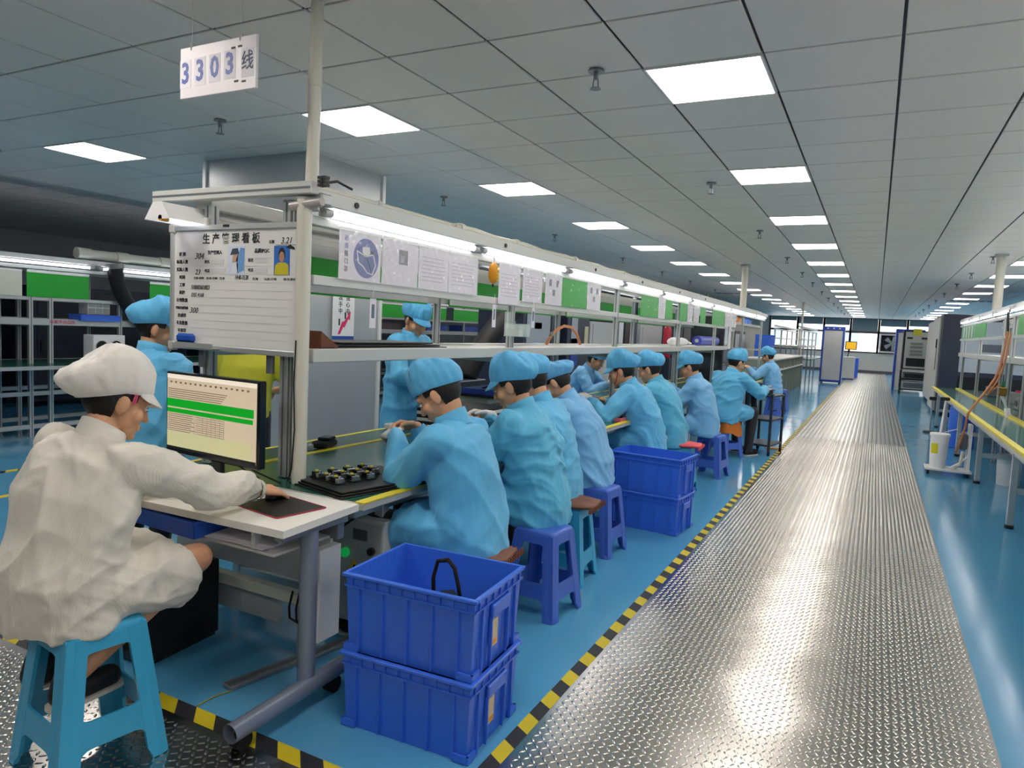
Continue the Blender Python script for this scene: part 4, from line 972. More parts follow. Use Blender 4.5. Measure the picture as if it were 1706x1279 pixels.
def ellip(c, r, R=np.eye(3), n=18, m=12):
    V = []; F = []; c = np.array(c, float)
    for i in range(m+1):
        t = -PI/2+PI*i/m; t = max(min(t, PI/2-.01), -PI/2+.01)
        for k in range(n):
            a = 2*PI*k/n; V.append(c + R @ (np.array(r)*np.array([math.cos(t)*math.cos(a), math.cos(t)*math.sin(a), math.sin(t)])))
    for i in range(m):
        for k in range(n): F.append((i*n+k, i*n+(k+1) % n, (i+1)*n+(k+1) % n, (i+1)*n+k))
    F += [tuple(reversed(range(n))), tuple(range(m*n, (m+1)*n))]
    return V, F
def loft(rings, n=28, p=2.4):
    """rings: (centre, rx, ry, tilt about x); superellipse sections, capped"""
    V = []; F = []
    for c, rx, ry, tl in rings:
        ct, s_ = math.cos(tl), math.sin(tl)
        for k in range(n):
            a = 2*PI*k/n; cc, ss = math.cos(a), math.sin(a); e = (abs(cc)**p+abs(ss)**p)**(-1/p)
            x, y = rx*cc*e, ry*ss*e
            V.append((c[0]+x, c[1]+y*ct, c[2]-y*s_))
    m = len(rings)
    for i in range(m-1):
        for k in range(n): F.append((i*n+k, i*n+(k+1) % n, (i+1)*n+(k+1) % n, (i+1)*n+k))
    F += [tuple(reversed(range(n))), tuple(range((m-1)*n, m*n))]
    return V, F
def remesh(name, prims, vox, sm=4, fold=0., seed=0, fscale=1., mask=None):
    b = MB()
    for V, F in prims: b.add(V, F)
    me = b.mesh('tmp'); o = bpy.data.objects.new('tmp', me); COL.objects.link(o)
    r = o.modifiers.new('r', 'REMESH'); r.mode = 'VOXEL'; r.voxel_size = vox; r.use_smooth_shade = True
    s = o.modifiers.new('s', 'SMOOTH'); s.iterations = sm; s.factor = .5
    out = bpy.data.meshes.new_from_object(o.evaluated_get(bpy.context.evaluated_depsgraph_get()))
    bpy.data.objects.remove(o); bpy.data.meshes.remove(me); out.name = name
    if fold > 0:
        N = len(out.vertices); P = np.empty(N*3); out.vertices.foreach_get('co', P); P = P.reshape(-1, 3)
        Nn = np.empty(N*3); out.vertices.foreach_get('normal', Nn); Nn = Nn.reshape(-1, 3)
        rs = np.random.RandomState(seed); q = P*fscale; h = np.zeros(N)
        w = np.stack([np.sin(q @ rs.normal(0, 6, 3)+rs.rand()*6)+.5*np.sin(q @ rs.normal(0, 13, 3)+rs.rand()*6) for _ in range(3)], 1)*.05
        for fr_, am, cnt in ((13, .8, 4), (24, .45, 4), (42, .16, 3)):
            for _ in range(cnt):
                kx = rs.normal(0, 1, 3); kx[2] = kx[2]*.9; kx = kx/np.linalg.norm(kx)*fr_*(.8+.5*rs.rand())
                ph = (q+w) @ kx+rs.rand()*6
                env = np.clip(.1+np.sin(q @ rs.normal(0, 5, 3)+rs.rand()*6), 0, 1)
                h += am/cnt*2.2*((1-np.abs(np.sin(ph)))**1.7-.3)*env
        if mask is not None: h = h*mask(P)
        P = P+Nn*(h*fold)[:, None]; out.vertices.foreach_set('co', P.ravel()); out.update()
    out.shade_smooth()
    return out
def ik(s, t, l1, l2, pole):
    d = t-s; D = np.linalg.norm(d); L = min(D, (l1+l2)*.985); u = d/D
    a = (l1*l1-l2*l2+L*L)/(2*L); h = math.sqrt(max(l1*l1-a*a, 1e-6)); p = pole-np.dot(pole, u)*u
    return s+u*a+vn(p)*h, s+u*L
def rotx(a): c, s = math.cos(a), math.sin(a); return np.array([[1, 0, 0], [0, c, -s], [0, s, c]])
def rotz(a): c, s = math.cos(a), math.sin(a); return np.array([[c, -s, 0], [s, c, 0], [0, 0, 1]])
def roty(a): c, s = math.cos(a), math.sin(a); return np.array([[c, 0, s], [0, 1, 0], [-s, 0, c]])
def hand(w, d, nrm, side, curl, r=.0088, s=1.):
    """w wrist, d pointing direction, nrm back-of-hand direction, side +1 = right hand"""
    d = vn(d); nrm = vn(nrm-np.dot(nrm, d)*d); lat = np.cross(d, nrm)*side   # towards little finger
    P = []
    for k, o in enumerate((-.027, -.009, .009, .027)):
        P.append(capsule(w+d*.012*s+lat*o*.7*s, .0135*s, w+d*.082*s+lat*o*s, .0115*s))
    tips = []
    for k, (o, L) in enumerate(((-.029, .036), (-.0095, .041), (.0105, .038), (.029, .030))):
        p = w+d*.084*s+lat*o*s; ang = .12*curl
        for seg, f in enumerate((1., .72, .6)):
            ang += curl*(.42 if seg else .3)
            dd = d*math.cos(ang)-nrm*math.sin(ang)+lat*(o*1.5); q = p+vn(dd)*L*f*s
            P.append(capsule(p, r*s*(1-.08*seg), q, r*s*(.92-.1*seg), 10, 3)); p = q
        tips.append(p)
    p = w+d*.025*s-lat*.03*s; dd = vn(d*.75-lat*.65-nrm*.25*(.5+curl))
    q = p+dd*.042*s; P.append(capsule(p, .014*s, q, .0105*s, 10, 3))
    e = q+vn(d*.95-lat*.1-nrm*.3*curl)*.032*s; P.append(capsule(q, .0105*s, e, .0085*s, 10, 3))
    return P
M_skin = mat('skin', '#d6a17c', .5, 0, .05, 12, sss=.12)
M_hair = mat('black hair', '#15110f', .42, 0, .2, 90, bump=.3, bscale=160)
M_eyew = mat('eye white', '#e8e4df', .25, 0, 0); M_iris = mat('dark iris', '#1c120d', .2, 0, 0); M_lip = mat('lips', '#a8605a', .45, 0, .05)
M_glove = mat('white knit glove', '#e9e6e2', .8, 0, .05, 40, bump=.3, bscale=300)
def cloth(name, col, stripe=0., var=.05):
    mt = mat(name, col, .62, 0, var, 5)
    nt, b = nodes_of(mt)
    tc = nt.nodes.new('ShaderNodeTexCoord')
    n = nt.nodes.new('ShaderNodeTexNoise'); n.inputs['Scale'].default_value = 11; n.inputs['Detail'].default_value = 4; n.inputs['Distortion'].default_value = .4
    nt.links.new(tc.outputs['Object'], n.inputs['Vector'])
    b1 = nt.nodes.new('ShaderNodeBump'); b1.inputs['Strength'].default_value = .3; b1.inputs['Distance'].default_value = .02
    nt.links.new(n.outputs['Fac'], b1.inputs['Height'])
    w = nt.nodes.new('ShaderNodeTexWave'); w.bands_direction = 'X'; w.inputs['Scale'].default_value = 55; w.inputs['Distortion'].default_value = 0
    nt.links.new(tc.outputs['Object'], w.inputs['Vector'])
    b2 = nt.nodes.new('ShaderNodeBump'); b2.inputs['Strength'].default_value = .02+stripe; b2.inputs['Distance'].default_value = .0015
    nt.links.new(w.outputs['Fac'], b2.inputs['Height']); nt.links.new(b1.outputs[0], b2.inputs['Normal']); nt.links.new(b2.outputs[0], b.inputs['Normal'])
    b.inputs['Sheen Weight'].default_value = .15
    return mt
M_coats = [cloth('sky blue smock cloth', '#5cb8e6'), cloth('light blue smock cloth', '#78baea'), cloth('teal blue smock cloth', '#56b6dc')]
M_caps = [cloth('sky blue cap cloth', '#5cb8e8'), cloth('light blue cap cloth', '#6cb8ea')]
M_coatw = cloth('white striped smock cloth', '#dcd8cc', .25, .03); M_capw = cloth('white cap cloth', '#e6e3dc')
M_trous = cloth('black trousers cloth', '#1b1c22'); M_yshirt = cloth('yellow shirt cloth', '#d3cf2e')
M_shoe = mat('dark shoe', '#191a1c', .5, 0, .1); M_sole = mat('pale sole', '#cfcac0', .6, 0, .05)

def cap_mesh(seed, puff=1., ruffle=.02, slouch=.02, brim=True, hgt=.135, rb=.034, crumple=.006):
    n, m = 96, 28; V = []; F = []; rs = np.random.RandomState(seed); ph = rs.rand(8)*6
    rimz = lambda s: .030+.020*s if s > 0 else .030+rb*s
    RX, RY, CY = .0885, .110, -.014
    for j in range(m+1):
        v = j/m; f = v*PI/2
        for i in range(n):
            a = 2*PI*i/n; c, s = math.cos(a), math.sin(a)     # a = 90 deg is the face
            bul = 1+(.15*puff*(1-.35*max(0, s))+.10*puff*max(0, -s))*math.sin(min(1., v*1.25)*PI)**.7
            rad = max(math.cos(f), 0)**.5*bul if j < m else .002
            k = 1+ruffle*.6*math.sin(21*a+ph[0]+3*math.sin(2*a+ph[1])+1.5*math.sin(5*a))*(1-v)**2.5+.02*math.sin(4*a+ph[1]+5*v)*math.sin(v*PI)+.014*math.sin(11*a+ph[2]-7*v)*math.sin(v*PI)+.008*math.sin(19*a+ph[4]+3*v)*(1-v)
            z = rimz(s)+hgt*math.sin(f)**.95*(1-.10*max(0, s))+.006*math.sin(5*a+ph[3]+6*v)*math.sin(v*PI)+.004*math.sin(13*a+ph[5]+4*v)*math.sin(v*PI)
            z -= slouch*1.1*max(0, -s)*math.sin(v*PI)**.8
            V.append((RX*rad*k*c, CY+RY*rad*k*s-slouch*1.5*math.sin(f)*(1. if s < 0 else .8), z))
    for j in range(m):
        for i in range(n): F.append((j*n+i, j*n+(i+1) % n, (j+1)*n+(i+1) % n, (j+1)*n+i))
    F.append(tuple(range(m*n, (m+1)*n)))
    if crumple:
        P = np.array(V); Nn = P-np.array([0, CY, .02]); Nn /= np.linalg.norm(Nn, axis=1)[:, None]; h = np.zeros(len(P)); vv = np.repeat(np.arange(m+1)/m, n)
        wv = np.stack([np.sin(P @ rs.normal(0, 22, 3)+rs.rand()*6) for _ in range(3)], 1)*.018
        for fr_, am in ((45, 1.), (75, .6), (130, .25)):
            for _ in range(4):
                kx = rs.normal(0, 1, 3); kx = kx/np.linalg.norm(kx)*fr_*(.8+.5*rs.rand())
                h += am/2.4*((1-np.abs(np.sin((P+wv) @ kx+rs.rand()*6)))**1.5-.35)*np.clip(.25+np.sin(P @ rs.normal(0, 18, 3)+rs.rand()*6), 0, 1)
        P = P+Nn*(h*crumple*np.clip(vv*6, .15, 1))[:, None]; V = [tuple(p) for p in P]
    # gathered band turned under
    o = len(V)
    for i in range(n):
        a = 2*PI*i/n; V.append((RX*.965*math.cos(a), CY+RY*.965*math.sin(a), rimz(math.sin(a))-.003))
    for i in range(n): F.append((o+i, o+(i+1) % n, (i+1) % n, i))
    me = MB().add(V, F).mesh('cap', True)
    bm_ = None
    if brim:
        V = []; F = []; k = 17
        for lay, off in ((0, 0), (1, .003)):
            for i in range(k):
                t = i/(k-1); a = math.radians(25+130*t); c, s = math.cos(a), math.sin(a)
                for r in range(4):
                    e = r/3; ext = .042*math.sin(PI*t)**.55*e
                    V.append((RX*c*(1.0+ext*4), CY+RY*s+ext*1.05*max(.35, s), rimz(s)+.007-off-ext*.75-.012*abs(c)*e))
        for lay in range(2):
            for i in range(k-1):
                for r in range(3):
                    o = lay*k*4; q = (o+i*4+r, o+i*4+r+1, o+(i+1)*4+r+1, o+(i+1)*4+r); F.append(q if lay == 0 else q[::-1])
        for i in range(k-1): F.append((i*4+3, k*4+i*4+3, k*4+(i+1)*4+3, (i+1)*4+3))
        bm_ = MB().add(V, F).mesh('brim', True)
    return me, bm_
def hair_mesh(style):
    V, F = ellip((0, -.012, .018), (.0795, .0985, .096), n=40, m=30)
    V = np.array(V); keep = []
    for f in F:
        c = V[list(f)].mean(0)
        if len(f) > 8: continue
        lim = .052 if c[2] > .045 else (.03 if c[2] > .01 else (-.022 if style == 'short' else -.02))
        low = -.062 if style == 'short' else -.075
        if c[1] < lim and c[2] > low-(.01 if c[1] < -.05 else 0): keep.append(f)
    rs = np.random.RandomState(3)
    V = V+(rs.rand(*V.shape)-.5)*.002
    b = MB().add(V, keep)
    if style == 'tail': b.tube([(0, -.1, .0), (0, -.125, -.05), (.005, -.12, -.13), (.0, -.11, -.2)], [.02, .028, .024, .006], 10)
    me = b.mesh('hair', True); bm = bmesh.new(); bm.from_mesh(me); bmesh.ops.delete(bm, geom=[v for v in bm.verts if not v.link_faces], context='VERTS'); bm.to_mesh(me); bm.free()
    me.shade_smooth(); return me

def person(label, loc, rz, pose='sit', lean=.35, pitch=.5, yaw=0., hr=None, hl=None, s=1., coat=0, cap=0, glove=(0, 0), seat=.46, seed=0, vox=.010, hair='short', puff=1., ruffle=.02, slouch=.02, brim=True, coatmat=None, capmat=None, bare=False, roll=0., curl=(.9, .9), twist=0., kind='smock', feet=None, wide=1., dropR=0., legsp=.1, hgt=.14, lapz=.0, rb=.034, crumple=.007, footp=None, pole=None, extra=None, lapk=None):
    t = thing('person', label, 'person', loc, rz)
    Rz = rotz(-rz); L0 = np.array(loc, float)
    def loc_(w): return Rz @ (np.array(w, float)-L0)
    sit = pose == 'sit'
    pel = np.array([0, 0, (seat+.095) if sit else .86*s])
    d1 = np.array([math.sin(roll)*.5, math.sin(lean*.65), math.cos(lean*.65)]); ch = pel+.27*s*vn(d1)
    d2 = np.array([math.sin(roll), math.sin(lean*1.2), math.cos(lean*1.2)]); nk = ch+.225*s*vn(d2)
    a3 = lean*.8+pitch*.35; d3 = vn([math.sin(roll), math.sin(a3), math.cos(a3)])
    hs = s*1.08; hc = nk+d3*.130*s+np.array([0, .018, 0])
    RH = rotz(yaw) @ roty(roll*.6) @ rotx(-pitch)
    TW = rotz(twist)
    shR = nk-vn(d2)*.055*s+TW @ np.array([.172*s*wide, 0, -.012-dropR]); shL = nk-vn(d2)*.055*s+TW @ np.array([-.172*s*wide, 0, -.012])
    defR = pel+np.array([.12, .42, .3]); defL = pel+np.array([-.1, .42, .3])
    if not sit: defR = pel+np.array([.1, .3, .12]); defL = pel+np.array([-.08, .3, .12])
    tR = loc_(hr) if hr is not None else defR; tL = loc_(hl) if hl is not None else defL
    ua, fa = .285*s, .25*s
    pR, pL = (np.array([.75, -.35, -.8]), np.array([-.75, -.35, -.8])) if pole is None else (np.array([pole[0], pole[1], pole[2]]), np.array([-pole[0], pole[1], pole[2]]))
    elR, wrR = ik(shR, tR, ua, fa, pR); elL, wrL = ik(shL, tL, ua, fa, pL)
    hipx = .095*s
    if sit:
        kR = pel+np.array([hipx+legsp, .40*s, .01]); kL = pel+np.array([-hipx-legsp, .40*s, .01])
        fR = np.array([kR[0]+.01, kR[1]-.06, .09]); fL = np.array([kL[0]-.01, kL[1]+.02, .09])
        if footp: fR = np.array([.10, footp[0], footp[1]]); fL = np.array([-.10, footp[0]+.03, footp[1]])
        if feet: fR = fR+np.array([0, feet, 0]); fL = fL+np.array([0, feet, 0])
    else:
        kR = np.array([hipx+.01, .03, .47*s]); kL = np.array([-hipx-.01, .02, .47*s]); fR = np.array([hipx+.01, -.01, .09]); fL = np.array([-hipx-.02, .0, .09])
    H = lambda p: hc+RH @ (np.array(p)*hs)
    def hdir(sd, wr, el):
        dh = vn(wr-el)
        if pole is None: return vn(dh+np.array([0, .15, -.05])), np.array([sd*.35, 0, 1.])
        return vn(dh*.45+np.array([-sd*.55, .75, -.25])), np.array([sd*.75, -.1, .7])
    # ---- body: one continuous skin surface
    B = [ellip(H((0, -.012, .028)), np.array((.074, .092, .084))*hs, RH), ellip(H((0, .022, -.022)), np.array((.063, .068, .086))*hs, RH), ellip(H((0, .036, -.07)), np.array((.046, .046, .038))*hs, RH),
         capsule(H((0, .088, .006)), .008*s, H((0, .104, -.030)), .0125*s), ellip(H((0, .078, -.062)), np.array((.028, .016, .018))*hs, RH), ellip(H((0, .072, -.094)), np.array((.022, .016, .015))*hs, RH),
         capsule(nk-vn(d2)*.03, .058*s, H((0, -.022, -.055)), .052*s)]
    for sx in (-1, 1):
        B += [ellip(H((sx*.078, -.010, -.012)), np.array((.010, .021, .033))*hs, RH @ roty(sx*.2) @ rotz(-sx*.35)), ellip(H((sx*.045, .052, -.03)), np.array((.024, .024, .026))*hs, RH),
              ellip(H((sx*.032, .072, .022)), np.array((.028, .014, .012))*hs, RH)]
    B += [loft([(pel-np.array([0, 0, .08]), .13*s, .09*s, 0), (pel, .15*s, .1*s, lean*.4), (ch, .13*s, .095*s, lean), (nk-vn(d2)*.06, .12*s, .075*s, lean*1.2), (nk, .055*s, .055*s, lean*1.2)])]
    for sh, el, wr in ((shR, elR, wrR), (shL, elL, wrL)):
        B += [capsule(sh, .05*s, el, .04*s), capsule(el, .039*s, wr, .027*s)]
    for sd, wr, el, cu in ((1, wrR, elR, curl[0]), (-1, wrL, elL, curl[1])):
        dh, up = hdir(sd, wr, el)
        B += hand(wr, dh, up, sd, cu, s=s*1.03)
    for k_, f_, sx in ((kR, fR, 1), (kL, fL, -1)):
        B += [capsule(pel+np.array([sx*hipx, 0, -.01]), .078*s, k_, .056*s), capsule(k_, .054*s, f_, .036*s), capsule(f_+np.array([0, -.02, -.045]), .034*s, f_+np.array([0, .13, -.055]), .028*s)]
    body = obj('body', remesh('body', B, vox*.62, 2), M_skin, t)
    # ---- face details
    E = np.eye(4)
    hd = bpy.data.objects.new  # noqa
    def hpart(name, me, mt, parent):
        o = obj(name, me, mt, parent); M4 = np.eye(4); M4[:3, :3] = RH*hs; M4[:3, 3] = hc; o.matrix_local = Matrix(M4.tolist()); return o
    for sx in (-1, 1):
        V, F = ellip((sx*.031, .0815, .002), (.0135, .0075, .0062), n=12, m=8); e = hpart('eye', MB().add(V, F).mesh('eye', True), M_eyew, body)
        V, F = ellip((sx*.031, .0865, .0), (.0055, .004, .0055), n=10, m=6); hpart('iris', MB().add(V, F).mesh('iris', True), M_iris, body)
        b = MB().tube([(sx*.016, .0885, .017), (sx*.03, .0885, .0215), (sx*.047, .078, .017)], [.002, .003, .0015], 6); hpart('eyebrow', b.mesh('eyebrow', True), M_hair, body)
        b = MB().tube([(sx*.017, .0865, .003), (sx*.031, .0885, .0085), (sx*.046, .079, .004)], .0016, 6); hpart('eyelid', b.mesh('eyelid', True), M_hair, body)
    V, F = ellip((0, .0905, -.0605), (.021, .006, .0055), n=14, m=8); hpart('lips', MB().add(V, F).mesh('lips', True), M_lip, body)
    hpart('hair', hair_mesh(hair), M_hair, t)
    if extra == 'clip': hpart('hair_clip', MB().box(.080, .087, .012, .017, -.002, .034, .002).box(.080, .087, .019, .023, .002, .034, .002).mesh('hair_clip'), mat('pink clip', '#e05a86', .4), t)
    if extra == 'strap': hpart('red_strap', MB().tube([(-.078, .002, .02), (-.079, .018, -.02), (-.066, .045, -.06), (-.045, .07, -.085)], .0035, 6).mesh('red_strap', True), mat('red strap', '#a8262e', .5), t)
    # ---- cap
    if cap is not None:
        cm, bm = cap_mesh(seed, puff, ruffle, slouch, brim, hgt, rb, crumple); mt = capmat or M_caps[cap]
        c_ = hpart('cap', cm, mt, t)
        if bm is not None: o = obj('brim', bm, mt, c_)
    # ---- smock
    C = []
    tl1, tl2 = lean*.65, lean*1.2
    back = lambda q: np.array([0, -q*math.cos(lean), q*math.sin(lean)*.6])
    wd = wide
    if kind == 'smock':
        up_ = [(pel+(ch-pel)*.55, .203*s*wd, .148*s, tl1), (ch, .208*s*wd, .146*s, (tl1+tl2)/2), (ch+(nk-ch)*.5, .203*s*wd, .138*s, tl2), (ch+(nk-ch)*.8, .160*s*wd, .108*s, tl2), (nk+vn(d2)*.012, .072*s, .07*s, tl2)]
        if sit: low = [(np.array([0, -.004, seat-.028]), .196*s*wd, .150*s, 0), (np.array([0, -.006, seat+.01]), .203*s*wd, .156*s, 0), (pel+np.array([0, .0, .03]), .204*s*wd, .155*s, tl1*.5)]
        else:
            hem = .46*s; low = [(np.array([0, .0, hem]), .225*s, .175*s, 0), (np.array([0, 0, hem+.2]), .213*s, .165*s, 0), (pel, .205*s*wd, .158*s, 0)]
        C.append(loft(low+up_))
        for sh in (shR, shL): C.append(capsule(nk-vn(d2)*.05+np.array([0, -.012, 0]), .066*s, sh+np.array([0, -.004, -.012]), .079*s))
        for sh, el, wr in ((shR, elR, wrR), (shL, elL, wrL)):
            dd = vn(wr-el)
            C += [capsule(sh, .083*s, sh+(el-sh)*.55, .080*s), capsule(sh+(el-sh)*.5, .080*s, el, .074*s), capsule(el, .073*s, el+(wr-el)*.55, .068*s), capsule(el+(wr-el)*.5, .068*s, wr-dd*.045, .052*s), capsule(wr-dd*.045, .05*s, wr-dd*.008, .036*s)]
        if sit:   # lap: one skirt over both thighs
            kk = lapk if lapk else (.80 if not bare else .86)
            n_ = 28; V = []; F = []; rr = []
            for q, (fy_, rx_, rz_, dz) in enumerate(((-.05, .19, .10, 0), (.10, .205+legsp*.25, .105, .0), (min(.22, .38*kk), .20+legsp*.55, .102, .0), (.40*kk, .165+legsp*.95, .095, .0))):
                for k in range(n_):
                    a = 2*PI*k/n_; cc, ss = math.cos(a), math.sin(a); e = (abs(cc)**3+abs(ss)**3)**(-1/3)
                    V.append((rx_*s*wd*cc*e, fy_*s, pel[2]+dz+(rz_*s+(lapz if ss < 0 else 0)*q/3)*ss*e))
            for q in range(3):
                for k in range(n_): F.append((q*n_+k, q*n_+(k+1) % n_, (q+1)*n_+(k+1) % n_, (q+1)*n_+k))
            F += [tuple(reversed(range(n_))), tuple(range(3*n_, 4*n_))]
            C.append((V, F))
        cm_ = coatmat or M_coats[coat]
        c_o = obj('smock', remesh('smock', C, vox, 3, .034*s, seed, 1., None), cm_, t)
        # collar and cuffs
        ax = vn(d2*.5+d3*.5); up = np.array([1., 0, 0]); fy = np.cross(ax, up)
        V = []; F = []; n = 26
        for j, (r, h_) in enumerate(((.082, -.028), (.075, .014), (.073, .040), (.067, .040), (.062, -.01))):
            for k in range(n):
                a = 2*PI*k/n; p = nk+ax*(h_*s-.012*math.sin(a)*(j in (1, 2)))+up*(r*s*math.cos(a))+np.cross(ax, up)*(r*s*1.06*math.sin(a)); V.append(p)
        for j in range(4):
            for k in range(n): F.append((j*n+k, j*n+(k+1) % n, (j+1)*n+(k+1) % n, (j+1)*n+k))
        obj('collar', MB().add(V, F).mesh('collar', True), cm_, c_o)
        for el, wr in ((elR, wrR), (elL, wrL)):
            dd = vn(wr-el); b = MB().tube([wr-dd*.028, wr-dd*.02, wr-dd*.004, wr], [.045*s, .041*s, .039*s, .036*s], 16, cap=False); obj('cuff', b.mesh('cuff', True), cm_, c_o)
    else:   # short-sleeved shirt
        C.append(loft([(pel+np.array([0, 0, -.03]), .178*s*wd, .13*s, 0), (pel+(ch-pel)*.55, .17*s*wd, .125*s, tl1), (ch, .18*s*wd, .125*s, tl2), (ch+(nk-ch)*.6, .17*s, .11*s, tl2), (nk, .065*s, .063*s, tl2)]))
        for sh, el in ((shR, elR), (shL, elL)): C.append(capsule(nk-vn(d2)*.05, .06*s, sh, .066*s)); C.append(capsule(sh, .068*s, sh+(el-sh)*.65, .066*s))
        obj('shirt', remesh('shirt', C, vox, 5, .007, seed), coatmat, t)
    # ---- trousers and shoes
    T = []
    if not bare:
        for k_, f_, sx in ((kR, fR, 1), (kL, fL, -1)): T += [capsule(pel+np.array([sx*hipx, 0, -.01]), .088*s, k_, .068*s), capsule(k_, .067*s, f_, .052*s)]
        T.append(capsule(pel+np.array([-.08, 0, 0]), .09*s, pel+np.array([.08, 0, 0]), .09*s))
        obj('trousers', remesh('trousers', T, vox*1.2, 4, .004, seed+5), M_trous, t)
    else:
        for k_, sx in ((kR, 1), (kL, -1)): T += [capsule(pel+np.array([sx*hipx, 0, -.01]), .084*s, pel+np.array([sx*hipx, 0, -.01])+(k_-pel-np.array([sx*hipx, 0, -.01]))*.72, .07*s)]
        T.append(capsule(pel+np.array([-.08, 0, 0]), .09*s, pel+np.array([.08, 0, 0]), .09*s))
        obj('shorts', remesh('shorts', T, vox*1.2, 4, .003, seed+5), M_trous, t)
    for f_ in (fR, fL):
        so = obj('shoe', remesh('shoe', [capsule(f_+np.array([0, -.03, -.045]), .042*s, f_+np.array([0, .13, -.05]), .038*s), capsule(f_+np.array([0, -.02, -.03]), .046*s, f_+np.array([0, -.01, .0]), .046*s)], .009, 3), M_shoe, t)
        MB().prism(rpoly([(f_[0]-.042, f_[1]-.075), (f_[0]+.042, f_[1]-.075), (f_[0]+.042, f_[1]+.17), (f_[0]-.042, f_[1]+.17)], .035), f_[2]-.088, f_[2]-.074).build('sole', M_sole, so)
    # ---- gloves
    for g, sd, wr, el, cu in ((glove[0], 1, wrR, elR, curl[0]), (glove[1], -1, wrL, elL, curl[1])):
        if g:
            dh, up = hdir(sd, wr, el)
            obj('glove', remesh('glove', hand(wr, dh, up, sd, cu, r=.0112, s=s*1.06)+[capsule(wr-dh*.02, .031*s, wr+dh*.02, .03*s)], vox*.62, 2), M_glove, t)
    return t

R_ = math.radians
person('seated worker in white smock and white cap, hand on a computer mouse', (-2.345, 1.35, .0), R_(2), roll=-.12, lean=.40, pitch=.36, yaw=-.25, hr=(-2.135, 2.03, .805), hl=(-2.56, 1.84, .80), s=1.02, coatmat=M_coatw, capmat=M_capw, seed=11, vox=.009, bare=True, puff=1.6, ruffle=.012, slouch=.045, rb=.05, crumple=.008, brim=True, hair='long', seat=.485, curl=(.55, .6), wide=1.12, legsp=.07, footp=(-.02, .30), hgt=.15, lapz=.07, extra='clip')
person('standing worker in blue smock seen from behind, beside the whiteboard', (-3.42, 2.42, 0), R_(5), pose='stand', lean=.1, pitch=.25, yaw=-.75, s=.95, coat=0, cap=0, seed=12, puff=1.4, slouch=.02, ruffle=.03, hair='long', crumple=.007)
person('person in yellow shirt behind the whiteboard', (-3.72, 3.35, 0), R_(25), pose='stand', lean=.25, pitch=.3, s=1.0, coatmat=M_yshirt, cap=None, kind='shirt', hair='tail', seed=13, vox=.013)
person('standing woman in blue smock and cap across the bench, looking down', (-3.56, 4.95, 0), R_(-92), pose='stand', lean=.08, pitch=.5, yaw=-.15, s=1.03, coat=0, cap=0, seed=14, puff=1.1, ruffle=.04, hr=(-3.2, 4.78, 1.0), hl=(-3.2, 5.0, .98), brim=True)
person('nearest seated worker in blue smock and glove behind the front crates', (-1.615, 2.80, 0), R_(97), lean=.26, pitch=.66, yaw=.1, hr=(-2.03, 2.93, .98), hl=(-2.04, 2.76, .955), pole=(.25, .15, -1), s=1.03, coat=0, cap=0, seed=15, glove=(0, 1), puff=.7, ruffle=.02, slouch=.012, brim=False, wide=1.06, vox=.0095, curl=(1.5, 1.5), legsp=.03)
person('seated woman in blue smock with peaked cap, second from the front crates', (-1.60, 3.52, 0), R_(92), lean=.29, pitch=.42, yaw=.12, hr=(-2.0, 3.62, .98), hl=(-2.0, 3.44, .95), pole=(.25, .1, -1), s=1.04, coat=2, cap=0, seed=16, glove=(1, 0), puff=1.0, ruffle=.015, slouch=.03, vox=.0095, hair='short', curl=(1.5, 1.4), legsp=.03)
person('seated worker in blue smock mostly hidden behind the second worker', (-1.72, 4.0, 0), R_(90), lean=.28, pitch=.55, s=1.03, coat=0, cap=0, seed=17, hr=(-2.12, 4.08, .88), hl=(-2.12, 3.88, .88), puff=1.0, vox=.011, legsp=.02)
person('stooping seated worker in light blue smock with flat cap, fourth from the front crates', (-1.72, 4.62, 0), R_(95), lean=.44, pitch=.7, s=1.02, coat=1, cap=1, seed=18, hr=(-2.16, 4.69, .86), hl=(-2.16, 4.45, .86), puff=1.7, slouch=.02, brim=False, vox=.011, hgt=.115, legsp=.03)
person('seated woman with ruffled cap and red face strap behind the farther crates', (-1.73, 6.05, 0), R_(97), lean=.42, pitch=.38, s=1.06, coat=0, cap=0, seed=19, hr=(-2.2, 6.2, .86), hl=(-2.2, 5.8, .9), glove=(0, 1), puff=1.2, ruffle=.05, slouch=.035, vox=.011, legsp=.03, extra='strap')
person('seated worker in blue smock on the red cushion', (-1.71, 6.75, 0), R_(90), lean=.38, pitch=.4, s=1.04, coat=2, cap=0, seed=20, hr=(-2.12, 6.85, .86), hl=(-2.12, 6.6, .86), puff=1.0, slouch=.02, brim=False, vox=.012, legsp=.03)
person('seated worker in short blue smock and black trousers on the clear-standing stool', (-1.60, 7.78, 0), R_(92), lean=.30, pitch=.4, s=1.02, coat=1, cap=0, seed=21, hr=(-2.03, 7.88, .95), hl=(-2.03, 7.66, .93), lapk=.45, pole=(.3, .1, -1), puff=1.0, slouch=.02, vox=.012, legsp=.04)
person('broad worker in blue smock seen from behind, on the orange-draped stool', (-1.68, 9.2, 0), R_(-32), lean=.28, pitch=.4, yaw=-.2, s=1.06, coat=0, cap=0, seed=22, hr=(-1.22, 9.6, .86), hl=(-1.48, 9.72, .87), puff=.7, slouch=.01, brim=False, vox=.012, wide=1.1, legsp=.03)
person('last seated worker in pale blue smock at the end of the line', (-1.66, 14.0, 0), R_(80), lean=.2, pitch=.3, s=1.04, coat=1, cap=0, seed=23, hr=(-2.1, 14.1, .95), hl=(-2.1, 13.85, .95), puff=.8, vox=.014, legsp=.02)
